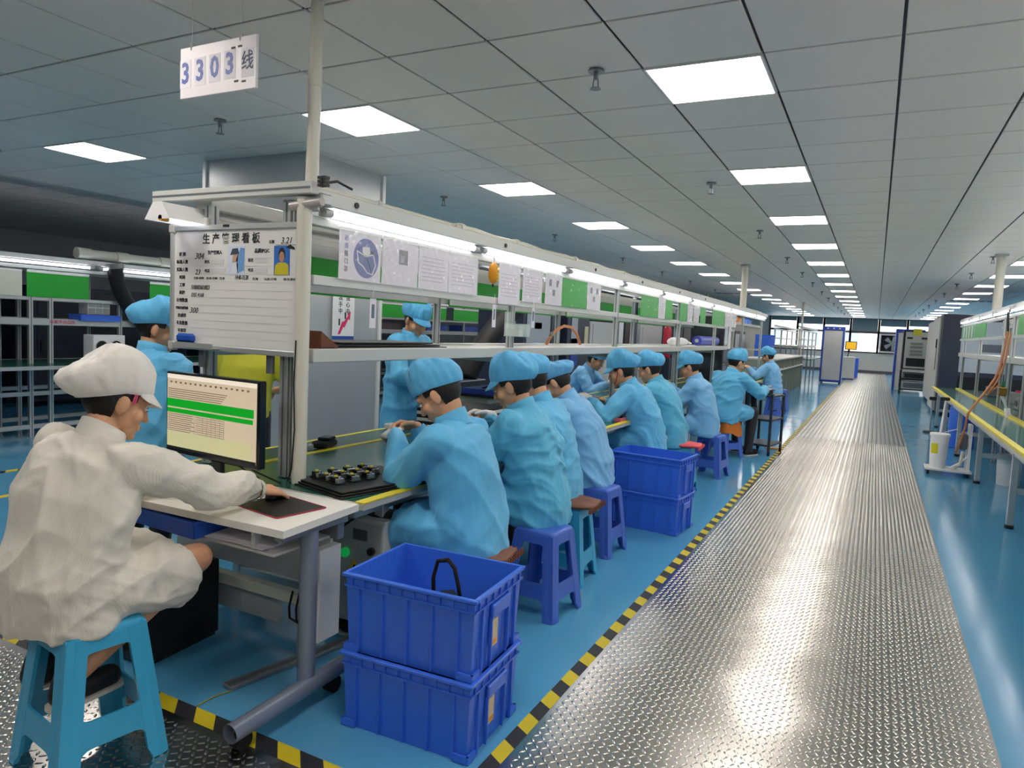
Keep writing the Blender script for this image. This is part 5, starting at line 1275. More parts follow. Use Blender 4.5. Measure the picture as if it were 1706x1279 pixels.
person('seated worker on the far side of the bench facing right behind a frame post', (-3.5, 8.6, 0), R_(-88), lean=.46, pitch=.45, s=1.04, coat=1, cap=1, seed=24, hr=(-3.0, 8.5, .85), hl=(-3.0, 8.75, .85), puff=1.0, slouch=.02, brim=False, vox=.013, legsp=.02)
person('seated worker on the far side of the bench near the copper hose, only cap showing', (-3.45, 6.75, 0), R_(-90), lean=.35, pitch=.4, s=1.04, coat=1, cap=1, seed=25, puff=1.0, vox=.015, brim=False, legsp=.02)
# small parts held in the hands of the two nearest workers
for lab, p in (('small orange-capped part held by the nearest blue worker', (-2.125, 2.84, .985)), ('small yellow part held by the woman in the peaked cap', (-2.09, 3.53, .985))):
    t = thing('held_part', lab, 'part', p); MB().box(-.02, .02, -.03, .03, -.012, .012, .004).build('housing', M_greyplastic, t); MB().cyl((0, .03, 0), (0, .05, 0), .011, n=12).build('cap', M_orange, t, 40)
# ================================================================== generic cabinets and background lines
def cabinet(name, label, x0, x1, y0, y1, h, mt, face='x+', door=None, handle=True, cat='cabinet', base=.08):
    t = thing(name, label, cat, ((x0+x1)/2, (y0+y1)/2, 0)); w, d = (x1-x0)/2, (y1-y0)/2
    MB().box(-w, w, -d, d, base, h, .008).build('body', mt, t)
    for sx in (-1, 1):
        for sy in (-1, 1): MB().box(sx*(w-.06)-.03, sx*(w-.06)+.03, sy*(d-.06)-.03, sy*(d-.06)+.03, 0, base).build('foot', M_black, t)
    if door is not None:
        if face == 'y-': dd = MB().box(-w+.05, w-.05, -d-.012, -d, base+.06, h-.06, .004).build('door', door, t)
        elif face == 'x+': dd = MB().box(w, w+.012, -d+.05, d-.05, base+.06, h-.06, .004).build('door', door, t)
        else: dd = MB().box(-w-.012, -w, -d+.05, d-.05, base+.06, h-.06, .004).build('door', door, t)
        if handle:
            if face == 'y-': MB().box(-w+.09, -w+.11, -d-.03, -d-.012, h*.45, h*.55).build('handle', M_black, dd)
            elif face == 'x+': MB().box(w+.012, w+.03, -d+.09, -d+.11, h*.45, h*.55).build('handle', M_black, dd)
            else: MB().box(-w-.03, -w-.012, -d+.09, -d+.11, h*.45, h*.55).build('handle', M_black, dd)
    return t
def line(name, label, xn, xf, y0, y1, ps, side, tz=1.98, bench=True, shelf=1.31, rail=1.58, benchz=.8, tape_=True, lampn='', green=True, gr=None, low=True, tlen=1.45):
    """a shelving/bench line like the main one; side = +1 when its near face looks to +x"""
    t = thing(name, label, 'shelving', (0, 0, 0))
    M_beam = M_alu if side > 0 else MATS['white anodised beam']
    for y in ps:
        for x in (xn, xf): profile_post(t, x, y, 0, tz-.05)
        MB().box(min(xn, xf), max(xn, xf), y-.02, y+.02, shelf-.05, shelf-.01).build('cross_bar', M_alu, t)
    for x in (xn, xf):
        MB().box(x-.02, x+.02, y0, y1, shelf-.03, shelf+.045, .003).build('shelf_beam', M_beam, t)
        MB().box(x-.018, x+.018, y0, y1, rail-.02, rail+.02, .003).build('rail', M_beam, t)
        MB().box(x-.03, x+.03, y0, y1, tz-.07, tz-.03, .003).build('rail', M_beam, t)
        MB().box(x-.03, x+.05, y0, y1, tz+.03, tz+.09, .004).build('lamp_hood', M_beam, t)
        if low:
            for z in (.12, .5): MB().box(x-.02, x+.02, y0, y1, z-.025, z+.025, .003).build('low_rail', M_beam, t)
    MB().box(min(xn, xf), max(xn, xf), y0, y1, shelf+.02, shelf+.03).build('shelf_board', M_whitepaint, t)
    if bench:
        xa, xb = (min(xn, xf)-.1, max(xn, xf)+.45) if side > 0 else (min(xn, xf)-.45, max(xn, xf)+.1)
        wt_ = MB().box(xa, xb, y0, y1, benchz-.03, benchz).build('worktop', M_greenmat, t)
        for x in ([xa, xb] if tape_ else []): MB().box(x-.02, x+.02, y0, y1, benchz-.035, benchz+.003).build('edge_tape', M_yellowtape if tape_ == 2 else M_beam, wt_)
    n = 0; y = y0+.05
    while y+tlen < y1+.1 and n < 18:
        fixture(xn+.06*side, y, y+tlen-.06, tz, side, '%s lit tube lamp on the %s' % (ORD[n], lampn), 'tube lamps on the '+lampn)
        fixture(xf-.06*side, y, y+tlen-.06, tz, -side, '%s added fill tube lamp on the back of the %s' % (ORD[n], lampn), 'tube lamps on the '+lampn); n += 1; y += tlen  # back tubes added to lift the black ceiling behind the line
    return t
# ---- left line
LP = [3.4, 4.6, 4.82, 5.66, 7.4, 9.6, 11.8, 14.0, 16.2]
line('left_shelving', 'long grey shelving line with tube lamps at the far left', -8.5, -9.15, 2.4, 17.5, LP, 1, lampn='far-left line', benchz=.84, tape_=1)
text('外观不良品区', .05, M_redink, bpy.data.objects['left_shelving'], (-8.476, onx(104, 537, -8.48)[0], 1.318), (PI/2, 0, PI/2), name='shelf_label')
for n, (a, b, z0, z1) in enumerate(((4.55, 5.25, 1.60, 1.90), (6.05, 6.5, 1.6, 1.88), (10.9, 12.0, 1.6, 1.88), (12.3, 13.2, 1.6, 1.88), (13.5, 14.6, 1.6, 1.88), (7.0, 8.5, 1.6, 1.88), (15.0, 16.4, 1.6, 1.88))):
    t = thing('green_board', 'bright green board on the far-left shelving line, %s placed' % ORD[n], 'board', (-8.47, (a+b)/2, z0), 0, 'green boards on the left line')
    MB().box(-.004, .004, -(b-a)/2, (b-a)/2, 0, z1-z0).build('panel', M_greenpanel, t); MB().box(.004, .008, -(b-a)/2, (b-a)/2, z1-z0-.03, z1-z0).build('edge_strip', M_whitepaint, t)
t = thing('white_board_panel', 'cream panel on the left shelving at the picture edge', 'board', (-8.47, 3.9, 1.6)); MB().box(-.004, .004, -.6, .6, 0, .29).build('panel', mat('cream board', '#dfdfd0', .5), t); MB().box(.004, .007, -.6, .6, .27, .29).build('edge_strip', M_whitepaint, t)
t = thing('vent_pipe', 'thick cream PVC pipe lying on top of the left shelving', 'pipe', (-8.5, 0, 0))
MB().cyl((0, 5.15, 2.145), (0, 9.2, 2.135), .058, n=20).build('pipe', M_pvc, t, 40)
for y in (5.12, 5.6, 6.2): MB().cyl((0, y, 2.145), (0, y+.16, 2.145), .068, n=20).build('coupling', M_pvc, t, 40)
t = tray('blue_bin', 'shallow blue bin on the left shelving shelf', (-8.55, 5.38, 1.345), PI/2, .5, .24, .075); 
t = thing('drawer_unit', 'clear plastic drawer unit on the left shelving above the blue bin', 'drawers', (-8.6, 5.4, 1.426))
MB().box(-.09, .09, -.14, .14, 0, .16, .003).build('case', M_greyplastic, t)
for k in range(3): MB().box(.09, .1, -.13+k*.09, -.05+k*.09, .01, .075, .002).build('drawer', M_clear, t); MB().box(.09, .1, -.13+k*.09, -.05+k*.09, .085, .15, .002).build('drawer', M_clear, t)
t = thing('fan_box', 'white ioniser box with two round black fans on the left bench', 'fan', (-8.4, 5.4, .842))
MB().box(-.1, .1, -.2, .2, 0, .34, .006).build('case', M_white, t)
for y in (-.1, .08):
    f_ = MB().cyl((.1, y, .2), (.106, y, .2), .075, n=24).build('fan_opening', M_darkgap, t); MB().tube([(.108, y+.075*math.cos(2*PI*k/24), .2+.075*math.sin(2*PI*k/24)) for k in range(25)], .005, 6).build('ring', M_greyplastic, f_)
t = thing('left_hose', 'dark corrugated hose hanging on the left shelving', 'hose', (-8.42, 0, 0))
MB().tube([(0, 5.55+.4*(k/49)**2, 2.02-.7*k/49) for k in range(50)], [.085+.008*(k % 2) for k in range(50)], 14).build('hose', mat('black ribbed hose', '#17181c', .7), t, True)
MB().cyl((0, 5.55, 2.0), (0, 5.54, 2.06), .1, n=16).build('collar', M_alud, t, 40)
for n, (y, z, w, h, c, lab) in enumerate(((4.1, 1.36, .4, .16, '#2a2b31', 'dark box on the left shelving at the picture edge'), (6.4, 1.36, .5, .2, '#3a3c44', 'dark box on the left shelving right of the post'), (11.4, 1.36, .7, .18, '#4a4045', 'brown box on the left shelving behind the standing woman'), (13.1, 1.36, .8, .14, '#2c4aa0', 'blue box on the left shelving right of the standing woman'), (14.6, 1.36, .8, .14, '#2c4aa0', 'blue box on the left shelving behind the exhaust hose'))):
    t = thing('storage_box', lab, 'box', (-8.82, y, z)); MB().box(-.2, .2, -w/2, w/2, 0, h, .006).build('box', mat('box '+c, c, .5, 0, .08), t); MB().box(-.21, .21, -w/2-.008, w/2+.008, h-.03, h, .004).build('lid', mat('box '+c, c, .5, 0, .08), t)
# dark racks and machines behind the left line (unlit area)
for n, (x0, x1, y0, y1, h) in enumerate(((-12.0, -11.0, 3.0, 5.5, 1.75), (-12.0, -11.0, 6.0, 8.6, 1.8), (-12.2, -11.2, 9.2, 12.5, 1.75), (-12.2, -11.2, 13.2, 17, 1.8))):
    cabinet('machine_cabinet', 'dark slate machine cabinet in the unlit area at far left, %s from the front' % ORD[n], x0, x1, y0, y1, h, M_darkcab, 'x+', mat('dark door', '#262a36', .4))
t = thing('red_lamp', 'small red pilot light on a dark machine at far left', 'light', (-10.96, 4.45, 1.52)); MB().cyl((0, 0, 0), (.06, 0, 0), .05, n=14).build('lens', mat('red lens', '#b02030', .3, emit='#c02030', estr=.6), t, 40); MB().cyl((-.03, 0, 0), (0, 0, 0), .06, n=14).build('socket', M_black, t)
# ---- machines behind the main line
def posterboard(parent, x, y0, y1, z0, z1):
    MB().box(x, x+.008, y0, y1, z0, z1).build('white_door', mat('white panel door', '#c4c9cf', .4, 0, .03), parent)
Yp = lambda u, x: onx(u, 540, x)[0]
MX = -5.4
def mach(label, u0, u1, h, mt, doors=(), x=MX, dep=.9):
    a, b = Yp(u0, x), Yp(u1, x); t = thing('test_cabinet', label, 'machine', (x-dep/2, (a+b)/2, 0)); w = (b-a)/2
    MB().box(-dep/2, dep/2, -w, w, .06, h, .01).build('body', mt, t); MB().box(-dep/2+.05, dep/2-.05, -w+.05, w-.05, 0, .06).build('plinth', M_black, t)
    for q in doors:
        c, d = Yp(q[0], x)-(a+b)/2, Yp(q[1], x)-(a+b)/2
        MB().box(dep/2, dep/2+.015, c, d, q[2], q[3], .004).build(q[5] if len(q) > 5 else 'door', q[4], t)
    return t
M_wd = mat('pale door panel', '#a9b0bb', .4, 0, .03); M_pg = mat('pale grey panel', '#c3c4c4', .45, 0, .03); M_teal = mat('dark teal panel', '#2a3f4c', .45, 0, .05)
mach('dark slate test cabinet with a pale door behind the clear parts box', 872, 934, 2.0, M_darkcab, ((877, 916, 1.05, 1.9, M_wd), (890, 902, 1.5, 1.62, mat('grey label', '#5f6a78', .5), 'label'), (918, 932, .9, 1.9, M_teal)))
mach('dark slate test cabinet with blue panel behind the arched copper hose', 946, 982, 1.95, M_darkcab, ((952, 962, 1.1, 1.9, M_wd), (952, 964, .8, 1.35, M_cabblue), (974, 980, 1.1, 1.6, mat('cream switch box', '#cfc8a8', .5), 'switch_box')))
mach('pale grey partition cabinet right of the arched copper hose', 984, 1022, 1.72, M_pg, ((988, 1016, .3, 1.66, M_pg),))
mach('dark shelf cabinet with white poster strip behind the frame post', 1026, 1062, 1.8, M_darkcab, ((1031, 1038, 1.25, 1.75, M_white, 'poster_strip'), (1041, 1052, .9, 1.75, M_black)))
mach('wide pale grey partition behind the fourth bay', 1068, 1104, 1.75, M_pg, ((1071, 1101, .3, 1.68, M_pg),))
t = mach('dark server cabinet behind the last bays of the line', 1136, 1172, 2.0, M_darkcab, ((1139, 1160, 1.1, 1.95, M_black), (1163, 1170, .9, 1.95, M_teal)))
mach('teal equipment cabinet with a white notice near the line end', 1176, 1205, 1.95, M_teal, ((1191, 1199, 1.35, 1.7, M_white, 'notice'), (1179, 1188, .8, 1.85, M_darkcab)))
t = thing('gas_cylinder', 'red gas cylinder on a dark stand behind the fourth bay', 'cylinder', (-4.9, Yp(1113, -4.9), 0))
MB().lathe((0, 0, .9), [(0, 0), (.09, .01), (.1, .05), (.1, .75), (.06, .85), (0, .86)], 18).build('cylinder', mat('red enamel', '#c41c3c', .3), t, True); MB().box(-.12, .12, -.12, .12, 0, .9, .01).build('stand', M_darkcab, t); MB().cyl((0, 0, 1.76), (0, 0, 1.85), .025, n=10).build('valve', M_black, t)
# end-of-line dark machine tower
t = thing('test_tower', 'tall dark glass-fronted machine tower at the end of the line', 'machine', (-2.68, 13.1, .7535))
MB().box(-.3, .28, -.35, .35, 0, 1.12, .01).build('body', mat('charcoal housing', '#2c2d33', .3, 0, .05), t)
MB().box(.28, .288, -.3, .0, .15, 1.0).build('glass', mat('smoked glass', '#4a5058', .1, 0, .1), t); MB().box(.28, .292, .05, .3, .55, 1.05, .003).build('pale_panel', M_white, t)
for k in range(3): MB().box(-.25, .2, -.354, -.35, .2+.3*k, .4+.3*k).build('front_window', mat('smoked glass', '#4a5058', .1, 0, .1), t)
# cart beside the broad worker
t = thing('tool_cart', 'dark steel cart with shelves beside the broad worker at the aisle', 'cart', (-1.24, 9.85, 0), math.radians(-10))
for x in (-.15, .15):
    for y in (-.25, .25):
        MB().box(x-.015, x+.015, y-.015, y+.015, .06, .8).build('post', mat('dark steel', '#3c4650', .4, .4), t); MB().cyl((x-.012, y, .03), (x+.012, y, .03), .03, n=12).build('caster', M_rubber, t, 40)
for z in (.12, .45, .76): MB().box(-.165, .165, -.265, .265, z, z+.025, .003).build('shelf', mat('dark steel', '#3c4650', .4, .4), t)
for nm, lab, x, y, z, r, h, mt in (('round_tray', 'round dark reel tray on the cart top', -1.24, 9.75, .7855, .11, .07, M_darkcab), ('wire_reel', 'pale wire reel on the cart top', -1.27, 10.0, .7855, .06, .1, M_greyplastic)):
    t = thing(nm, lab, 'tray', (x, y, z)); MB().lathe((0, 0, 0), [(0, 0), (r, 0), (r, h*.15), (r*.8, h*.2), (r*.8, h*.8), (r, h*.85), (r, h), (0, h)], 18).build('reel', mt, t, 40); MB().cyl((0, 0, h), (0, 0, h+.01), r*.3, n=12).build('core', M_black, t)
t = thing('cardboard_piece', 'small piece of brown cardboard on the floor by the cart', 'cardboard', (-1.16, 10.3, 0), .5); MB().box(-.1, .1, -.07, .07, 0, .01).box(-.08, .09, -.06, .05, .01, .018).build('sheet', mat('cardboard', '#b98e58', .8, 0, .1), t)
# ---- far left benches beyond the line end
t = thing('long_bench', 'grey-green bench with cubbyholes beyond the end of the line', 'bench', (-2.55, 22.0, 0))
MB().box(-.4, .4, -3.6, 3.6, 1.0, 1.04, .004).build('top', M_greycab, t); MB().box(-.35, .4, -3.6, 3.6, .72, .76, .004).build('shelf', M_greycab, t)
for k in range(9): MB().box(-.4, .38, -3.6+k*.9-.02, -3.6+k*.9+.02, 0, 1.0).build('divider', mat('sage panel', '#8d9588', .5, 0, .05), t)
t = thing('storage_rack', 'pale steel storage cabinet wall beyond the line end with boxes on top', 'cabinet', (-3.6, 21.0, 0))
MB().box(-.3, .3, -2.4, 2.4, .05, 1.85, .01).build('body', mat('khaki grey cabinet', '#a7a99c', .5, 0, .04), t); MB().box(-.32, .34, -2.5, 2.5, 1.85, 1.92, .004).build('top_board', M_greycab, t); MB().box(-.28, .28, -2.3, 2.3, 0, .05).build('plinth', M_black, t)
for k in range(2): d_ = MB().box(.3, .312, -2.0+k*.85, -1.25+k*.85, .3, 1.7).build('door_frame', M_black, t); MB().box(.312, .318, -1.92+k*.85, -1.33+k*.85, .4, 1.62).build('door_glass', M_pg, d_)
for n, (y, c, lab) in enumerate(((20.0, '#d08a3c', 'orange bin'), (20.9, '#3a78d0', 'blue bin'), (21.7, '#3a78d0', 'second blue bin'))):
    t = thing('parts_bin', '%s on top of the storage cabinet past the line end' % lab, 'bin', (-3.5, y, 1.921)); mt = mat('bin '+c, c, .4)
    MB().box(-.15, .15, -.3, .3, 0, .01).box(-.15, -.14, -.3, .3, .01, .16).box(.14, .15, -.3, .3, .01, .12).box(-.14, .14, -.3, -.29, .01, .16).box(-.14, .14, .29, .3, .01, .16).build('bin', mt, t); MB().box(.15, .16, -.3, .3, .1, .12).build('lip', mt, t)
crate('blue crate standing on the far bench beyond the line end', (-2.75, 20.6, 1.041), PI/2, .9, .4, .3, False); crate('second blue crate stacked on the far bench beyond the line end', (-2.75, 20.6, 1.336), PI/2, .9, .4, .3, False)
line('far_rack', 'bare cream bench frame standing before the far windows', -2.4, -3.2, 26.2, 34.0, [26.3, 28.2, 30.1, 32, 33.9], 1, lampn='far frame', bench=True, green=False, tz=1.95, benchz=.9, tape_=0, low=False, tlen=20)
# ---- far cabinets on the left of the aisle
fc = thing('tall_cabinet', 'tall pale cabinet with blue frame and three lamps left of the walkway', 'cabinet', (-1.43, 28.9, 0))
MB().box(-.36, .36, -.42, .42, .06, 2.1, .01).build('body', M_greycab, fc)
for b in ((-.37, -.31, .06, 2.1), (.31, .37, .06, 2.1), (-.31, .31, .06, .14), (-.31, .31, 1.96, 2.1)): MB().box(b[0], b[1], -.45, -.4, b[2], b[3], .004).build('blue_frame', M_cabblue, fc)
MB().box(-.305, .305, -.44, -.42, .145, 1.955).build('door', M_pg, fc)
for x in (-.2, 0, .2): MB().cyl((x, -.48, 2.03), (x, -.45, 2.03), .03, n=12).build('lamp', M_alu, fc)
for x in (-.3, .3):
    for y in (-.36, .36): MB().cyl((x-.015, y, .03), (x+.015, y, .03), .03, n=12).build('caster', M_rubber, fc)
t = thing('side_station', 'small pale side station with a yellow screen behind the blue-framed cabinet', 'station', (-.95, 33, 0))
MB().box(-.3, .2, -.3, .3, .05, .95, .01).build('body', M_greycab, t); MB().box(-.28, .18, -.28, .28, 0, .05).build('plinth', M_cabblue, t); MB().cyl((-.1, 0, .95), (-.05, 0, 1.3), .02, n=8).build('arm', M_black, t)
sc_ = MB().box(-.22, .22, -.06, -.02, 1.25, 1.6, .005).build('screen_case', M_black, t); MB().box(-.19, .19, -.066, -.06, 1.28, 1.57).build('screen', mat('amber screen', '#d8a51c', .3, emit='#d8a51c', estr=.5), sc_)
tb = thing('blue_barrel', 'blue square waste bin beside the walkway far down', 'bin', (-.88, 35.5, 0)); MB().box(-.22, .22, -.22, .22, 0, .82, .03).build('body', M_bluebin, tb); MB().box(-.235, .235, -.235, .235, .82, .88, .015).build('lid', M_bluebin, tb)
# ---- right-hand cabinets
t = thing('tall_cabinet', 'tall cabinet with bright blue edge right of the walkway far down', 'cabinet', (.9, 27.4, 0))
MB().box(-.3, .5, -.4, .4, .06, 2.05, .01).build('body', M_greycab, t); MB().box(-.34, -.28, -.43, .4, .0, 2.07, .006).build('blue_frame', M_cabblue, t); MB().box(-.28, .5, -.43, -.4, 1.95, 2.07, .004).build('blue_frame', M_cabblue, t); MB().box(-.27, -.05, -.425, -.4, .2, 1.9).build('door', M_pg, t)
rk = thing('instrument_rack', 'grey instrument rack on a black trolley right of the walkway', 'rack', (1.12, 25.9, 0))
for x in (-.36, .36):
    for y in (-.3, .3): MB().cyl((x-.02, y, .06), (x+.02, y, .06), .06, n=14).build('caster', M_rubber, rk, 40); MB().box(x-.025, x+.025, y-.025, y+.025, .12, .78).build('trolley_post', M_black, rk)
for z in (.12, .44, .74): MB().box(-.385, .385, -.325, .325, z, z+.04).build('trolley_shelf', M_black if z < .7 else M_pvc, rk)
MB().box(-.33, .33, -.3, .3, .16, .4, .006).build('power_unit', M_greycab, rk); MB().box(-.28, .28, -.306, -.3, .2, .36).build('unit_face', M_slot, rk); MB().box(-.3, .3, -.3, .3, .49, .68, .006).build('power_unit', M_slot, rk); MB().box(-.26, .26, -.306, -.3, .52, .65).build('unit_face', M_black, rk)
MB().box(-.38, .38, -.3, .3, .78, 2.0, .01).build('cabinet_body', M_black, rk); MB().box(-.32, .32, -.315, -.3, .82, 1.96).build('front_panel', M_greycab, rk); MB().box(-.26, .26, -.325, -.315, .88, 1.14).build('dark_window', M_black, rk)
for z in (1.22, 1.32, 1.45, 1.56): MB().box(-.17, .17, -.325, -.315, z, z+.07).build('instrument_face', mat('grey instrument', '#8d8f86', .5), rk)
for x in (-.2, .2): MB().box(x-.08, x+.08, -.325, -.315, 1.74, 1.8).build('vent_slot', M_black, rk)
MB().box(-.12, .12, -.33, -.315, 1.86, 2.06).build('yellow_note', mat('yellow note', '#d9d23a', .6), rk)
for n, (y0, y1, x0) in enumerate(((18.1, 20.4, 1.22), (20.8, 24.4, 1.32))):
    t = thing('reflow_oven', 'tall pale and slate oven cabinet right of the walkway, %s' % ('nearer' if n == 0 else 'farther'), 'machine', (x0+.9, (y0+y1)/2, 0)); d = (y1-y0)/2
    MB().box(-.86, .9, -d, d, .08, 2.25, .012).build('body', M_darkcab, t)
    MB().box(-.9, -.86, -d+.28, d-.2, .1, 2.2, .006).build('side_door', M_greycab, t); MB().box(-.905, -.9, -d+.5, -d+.8, 1.0, 1.5).build('dark_panel', M_slot, t); MB().box(-.93, -.905, -d+.55, -d+.6, 1.5, 1.7).build('handle', M_black, t)
    MB().box(-.5, .85, -d-.012, -d, 1.0, 2.1, .006).build('white_panel', mat('white panel door', '#c4c9cf', .4, 0, .03), t); MB().box(-.1, .25, -d-.016, -d-.012, 1.45, 1.62).build('label', M_slot, t); MB().box(-.5, .85, -d-.012, -d, .3, .9, .006).build('lower_panel', M_black, t)
    for x in (-.75, .75):
        for y in (-d+.15, d-.15): MB().cyl((x, y, 0), (x, y, .08), .05, n=12).build('foot', M_black, t)
# ---- right-hand line
RP = [-2.0, 1.0, 4.0, 7.0, 9.6, 10.6, 11.3, 13.7, 16.0]
line('right_shelving', 'aluminium shelving line with tube lamps along the right-hand bench', 1.5, 2.2, -2.5, 16.8, RP, -1, tz=2.0, lampn='right-hand line', bench=False, shelf=1.38, rail=1.68, low=False)  # near stretch runs on out of view, extended to add tube light
rb = thing('right_bench', 'long green glass-like bench with yellow edges on the right side', 'workbench', (0, 0, 0))
M_belt = mat('glossy green belt', '#4f7f78', .12, 0, .06, 2)
MB().box(1.02, 2.5, -2.5, 15.7, .70, .735, .003).build('worktop', M_greycab, rb); MB().box(1.06, 1.40, 5.5, 15.7, .735, .745).build('belt', M_belt, rb); MB().box(1.46, 2.48, 5.5, 15.7, .735, .74).build('green_mat', M_belt, rb)
MB().box(1.01, 1.065, 5.5, 15.7, .735, .765, .004).build('edge_tape', M_yellowtape, rb); MB().box(1.39, 1.46, 5.5, 15.7, .735, .765, .004).build('middle_tape', M_yellowtape, rb)
for y in (7.2, 9.4, 11.6, 13.8, 15.5):
    for x in (1.12, 2.4): MB().box(x-.025, x+.025, y-.025, y+.025, .03, .70, .003).build('leg', M_alu, rb); MB().cyl((x, y, 0), (x, y, .03), .035, n=12).build('foot', M_black, rb)
    MB().box(1.12, 2.4, y-.02, y+.02, .3, .35).build('cross_beam', M_alu, rb)
for x in (1.12, 2.4): MB().box(x-.02, x+.02, 5.6, 15.6, .62, .69).build('long_beam', M_alu, rb)
MB().box(1.5, 2.3, 8, 15, .3, .33).build('lower_shelf', M_alud, rb)
for n, (a, b, lab) in enumerate(((13.0, 14.4, 'middle'), (9.2, 10.2, 'at the picture edge'), (14.6, 16.3, 'farthest, patterned'))):
    t = thing('green_board', 'green board on the right-hand shelving line, %s' % lab, 'board', (1.475, (a+b)/2, 1.70), 0, 'green boards on the right line'); MB().box(-.004, .004, -(b-a)/2, (b-a)/2, 0, .22).build('panel', M_greenpanel, t)
    if n == 2:
        for k in range(4): MB().box(-.007, -.004, -.8+k*.42, -.62+k*.42, .01, .21).build('white_card', M_paper, t)
# orange hose and gun
t = thing('orange_hose', 'pair of orange hoses hanging from the right shelving to the pump cart', 'hose', (0, 0, 0))
def on_y(u, v, y):
    r = RC @ np.array([u-853, v-639.5, 1174.45]); q = y/r[1]; return (r[0]*q, y, 1.5+r[2]*q)
pts = [on_y(1679, 552, 9.7), on_y(1676, 570, 9.7), on_y(1668, 605, 9.68), on_y(1658, 630, 9.66), on_y(1640, 655, 9.62), on_y(1622, 676, 9.6), on_y(1612, 690, 9.62), on_y(1609, 710, 9.68), on_y(1600, 735, 9.75), on_y(1592, 755, 9.8)]
MB().tube(pts, .013, 8).build('hose', M_hose, t, True); MB().tube([(p[0]+.03, p[1], p[2]-.01) for p in pts[:5]] + [on_y(1666, 640, 9.7)], .011, 8).build('hose', M_hose, t, True)
MB().cyl(pts[0], on_y(1680, 520, 9.75), .012, n=8).build('hanger', M_black, t)
t = thing('glue_gun', 'dispensing gun with hose fittings over the right bench', 'tool', on_y(1670, 652, 9.75)); MB().box(-.04, .04, -.05, .05, -.05, .05, .01).build('body', mat('brass fitting', '#9a7a3a', .35, .6), t); MB().cyl((0, 0, -.05), (.06, 0, -.2), .018, .008, n=10).build('nozzle', M_white, t, 40); MB().box(-.015, .015, -.02, .02, .05, .12, .004).build('valve', mat('green valve', '#2c7a4c', .4), t); MB().tube([(.06, 0, -.19), (.08, 0, -.3), (.05, .02, -.36)], .03, 8).build('rag', M_white, t, True)
# pump cart with bucket
pc = thing('pump_cart', 'white wheeled pump cart with column standing by the right bench', 'cart', (.86, 9.83, 0))
MB().box(-.23, .24, -.16, .16, .05, .075, .004).build('platform', M_white, pc)
for x in (-.2, .2):
    for y in (-.13, .13): MB().cyl((x-.012, y, .027), (x+.012, y, .027), .026, n=12).build('caster', M_rubber, pc, 40)
for x in (.2,):
    for y in (-.1, .1): MB().box(x-.015, x+.015, y-.015, y+.015, .075, .62).build('column', M_white, pc)
    MB().box(x-.015, x+.015, -.1, .1, .35, .37).build('cross_bar', M_white, pc); MB().box(x-.015, x+.015, -.1, .1, .6, .62).build('cross_bar', M_white, pc)
MB().tube([(.02, -.1, .09), (.1, -.1, .15), (.19, -.1, .24)], .014, 8).build('brace', M_white, pc)
MB().box(.1, .18, -.05, .06, .32, .5, .01).build('pump', M_slot, pc); MB().tube([(.1, 0, .45), (.06, -.04, .55), (-.05, 0, .5)], .006, 6).build('wire', M_greyplastic, pc)
MB().tube([(.14, -.08, .3), (.12, -.1, .14), (.06, -.1, .1)], .02, 10).build('elbow_pipe', M_pvc, pc, True)
t = thing('bucket', 'white lidded bucket with yellow label and pump rod on the cart', 'bucket', (.76, 9.82, .0755))
MB().lathe((0, 0, 0), [(0, 0), (.085, 0), (.1, .38), (0, .38)], 24).build('pail', M_white, t, 40); MB().lathe((0, 0, .375), [(0, 0), (.108, 0), (.108, .03), (.1, .035), (0, .035)], 24).build('lid', M_white, t, 40)
MB().cyl((0, 0, .41), (.03, .05, .82), .012, n=10).build('rod', M_white, t, 40); MB().box(-.03, .07, .03, .08, .8, .84, .008).build('rod_handle', M_black, t)
V = []; 
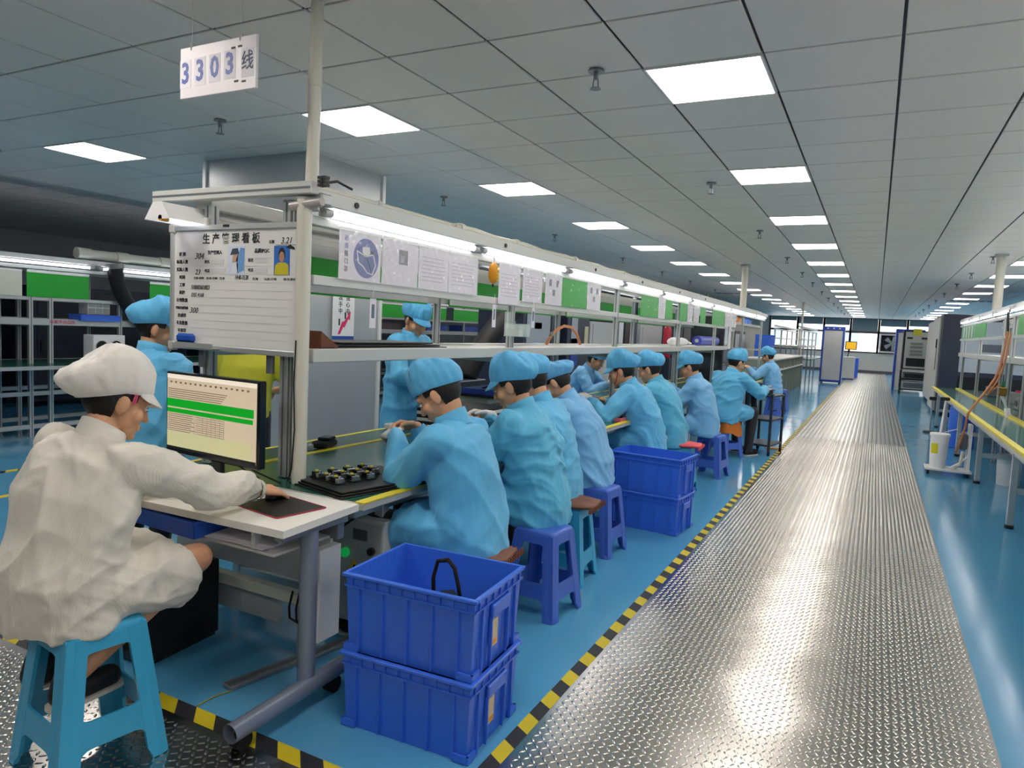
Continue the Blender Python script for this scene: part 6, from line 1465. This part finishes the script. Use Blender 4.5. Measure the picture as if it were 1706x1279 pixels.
for k in range(6):
    a = math.radians(-150+10*k)
    for r, z in ((.0935, .17), (.0985, .29)): V.append((r*math.cos(a), r*math.sin(a), z))
MB().add(V, [(2*k, 2*k+2, 2*k+3, 2*k+1) for k in range(5)]).build('label', mat('yellow label', '#e6dc1e', .5), t)
t = thing('bucket', 'white bucket on the floor under the right bench at the picture edge', 'bucket', (1.43, 9.55, 0)); MB().lathe((0, 0, 0), [(0, 0), (.11, 0), (.125, .34), (.115, .34), (.1, .02), (0, .015)], 24).build('pail', M_white, t, 40); MB().tube([(.125*math.cos(a), .125*math.sin(a)*.0, .34-.08*math.sin(a)) for a in np.linspace(0, PI, 9)], .004, 6).build('bail', M_alud, t)
t = thing('blue_drum', 'tall blue plastic drum under the right bench', 'drum', (1.25, 12.6, 0)); MB().lathe((0, 0, 0), [(0, 0), (.17, .01), (.18, .05), (.18, .3), (.185, .32), (.18, .34), (.18, .6), (.165, .63), (0, .63)], 24).build('drum', M_bluebin, t, 40); MB().lathe((0, 0, .63), [(0, 0), (.17, 0), (.17, .03), (0, .03)], 24).build('lid', M_bluebin, t, 40)
tray('blue_bin', 'small blue bin on the right bench at the picture edge', (1.72, 9.3, .741), 0, .3, .4, .12)
t = thing('floor_stand', 'black-footed pole stand on the floor under the right bench', 'stand', (.95, 14.4, 0)); MB().lathe((0, 0, 0), [(0, 0), (.11, 0), (.1, .03), (0, .035)], 18).build('base', M_black, t, 40); MB().cyl((0, 0, .03), (0, 0, .6), .015, n=10).build('rod', M_alu, t); MB().box(-.05, .06, -.04, .04, .58, .64, .01).build('head', M_black, t)
for n, (y, x, c) in enumerate(((11.2, 1.8, '#8a8d90'), (12.6, 1.9, '#a9a9a4'), (14.0, 1.8, '#6c7078'))):
    t = thing('bench_device', 'small grey device on the right bench, %s from the front' % ORD[n], 'device', (x, y, .741)); mt = mat('device '+c, c, .45); MB().box(-.12, .12, -.16, .16, 0, .16, .01).build('case', mt, t); MB().box(-.125, -.12, -.1, .1, .05, .12).build('panel', M_black, t); MB().cyl((0, 0, .16), (0, 0, .19), .03, n=12).build('knob', M_redink if n == 1 else M_black, t)
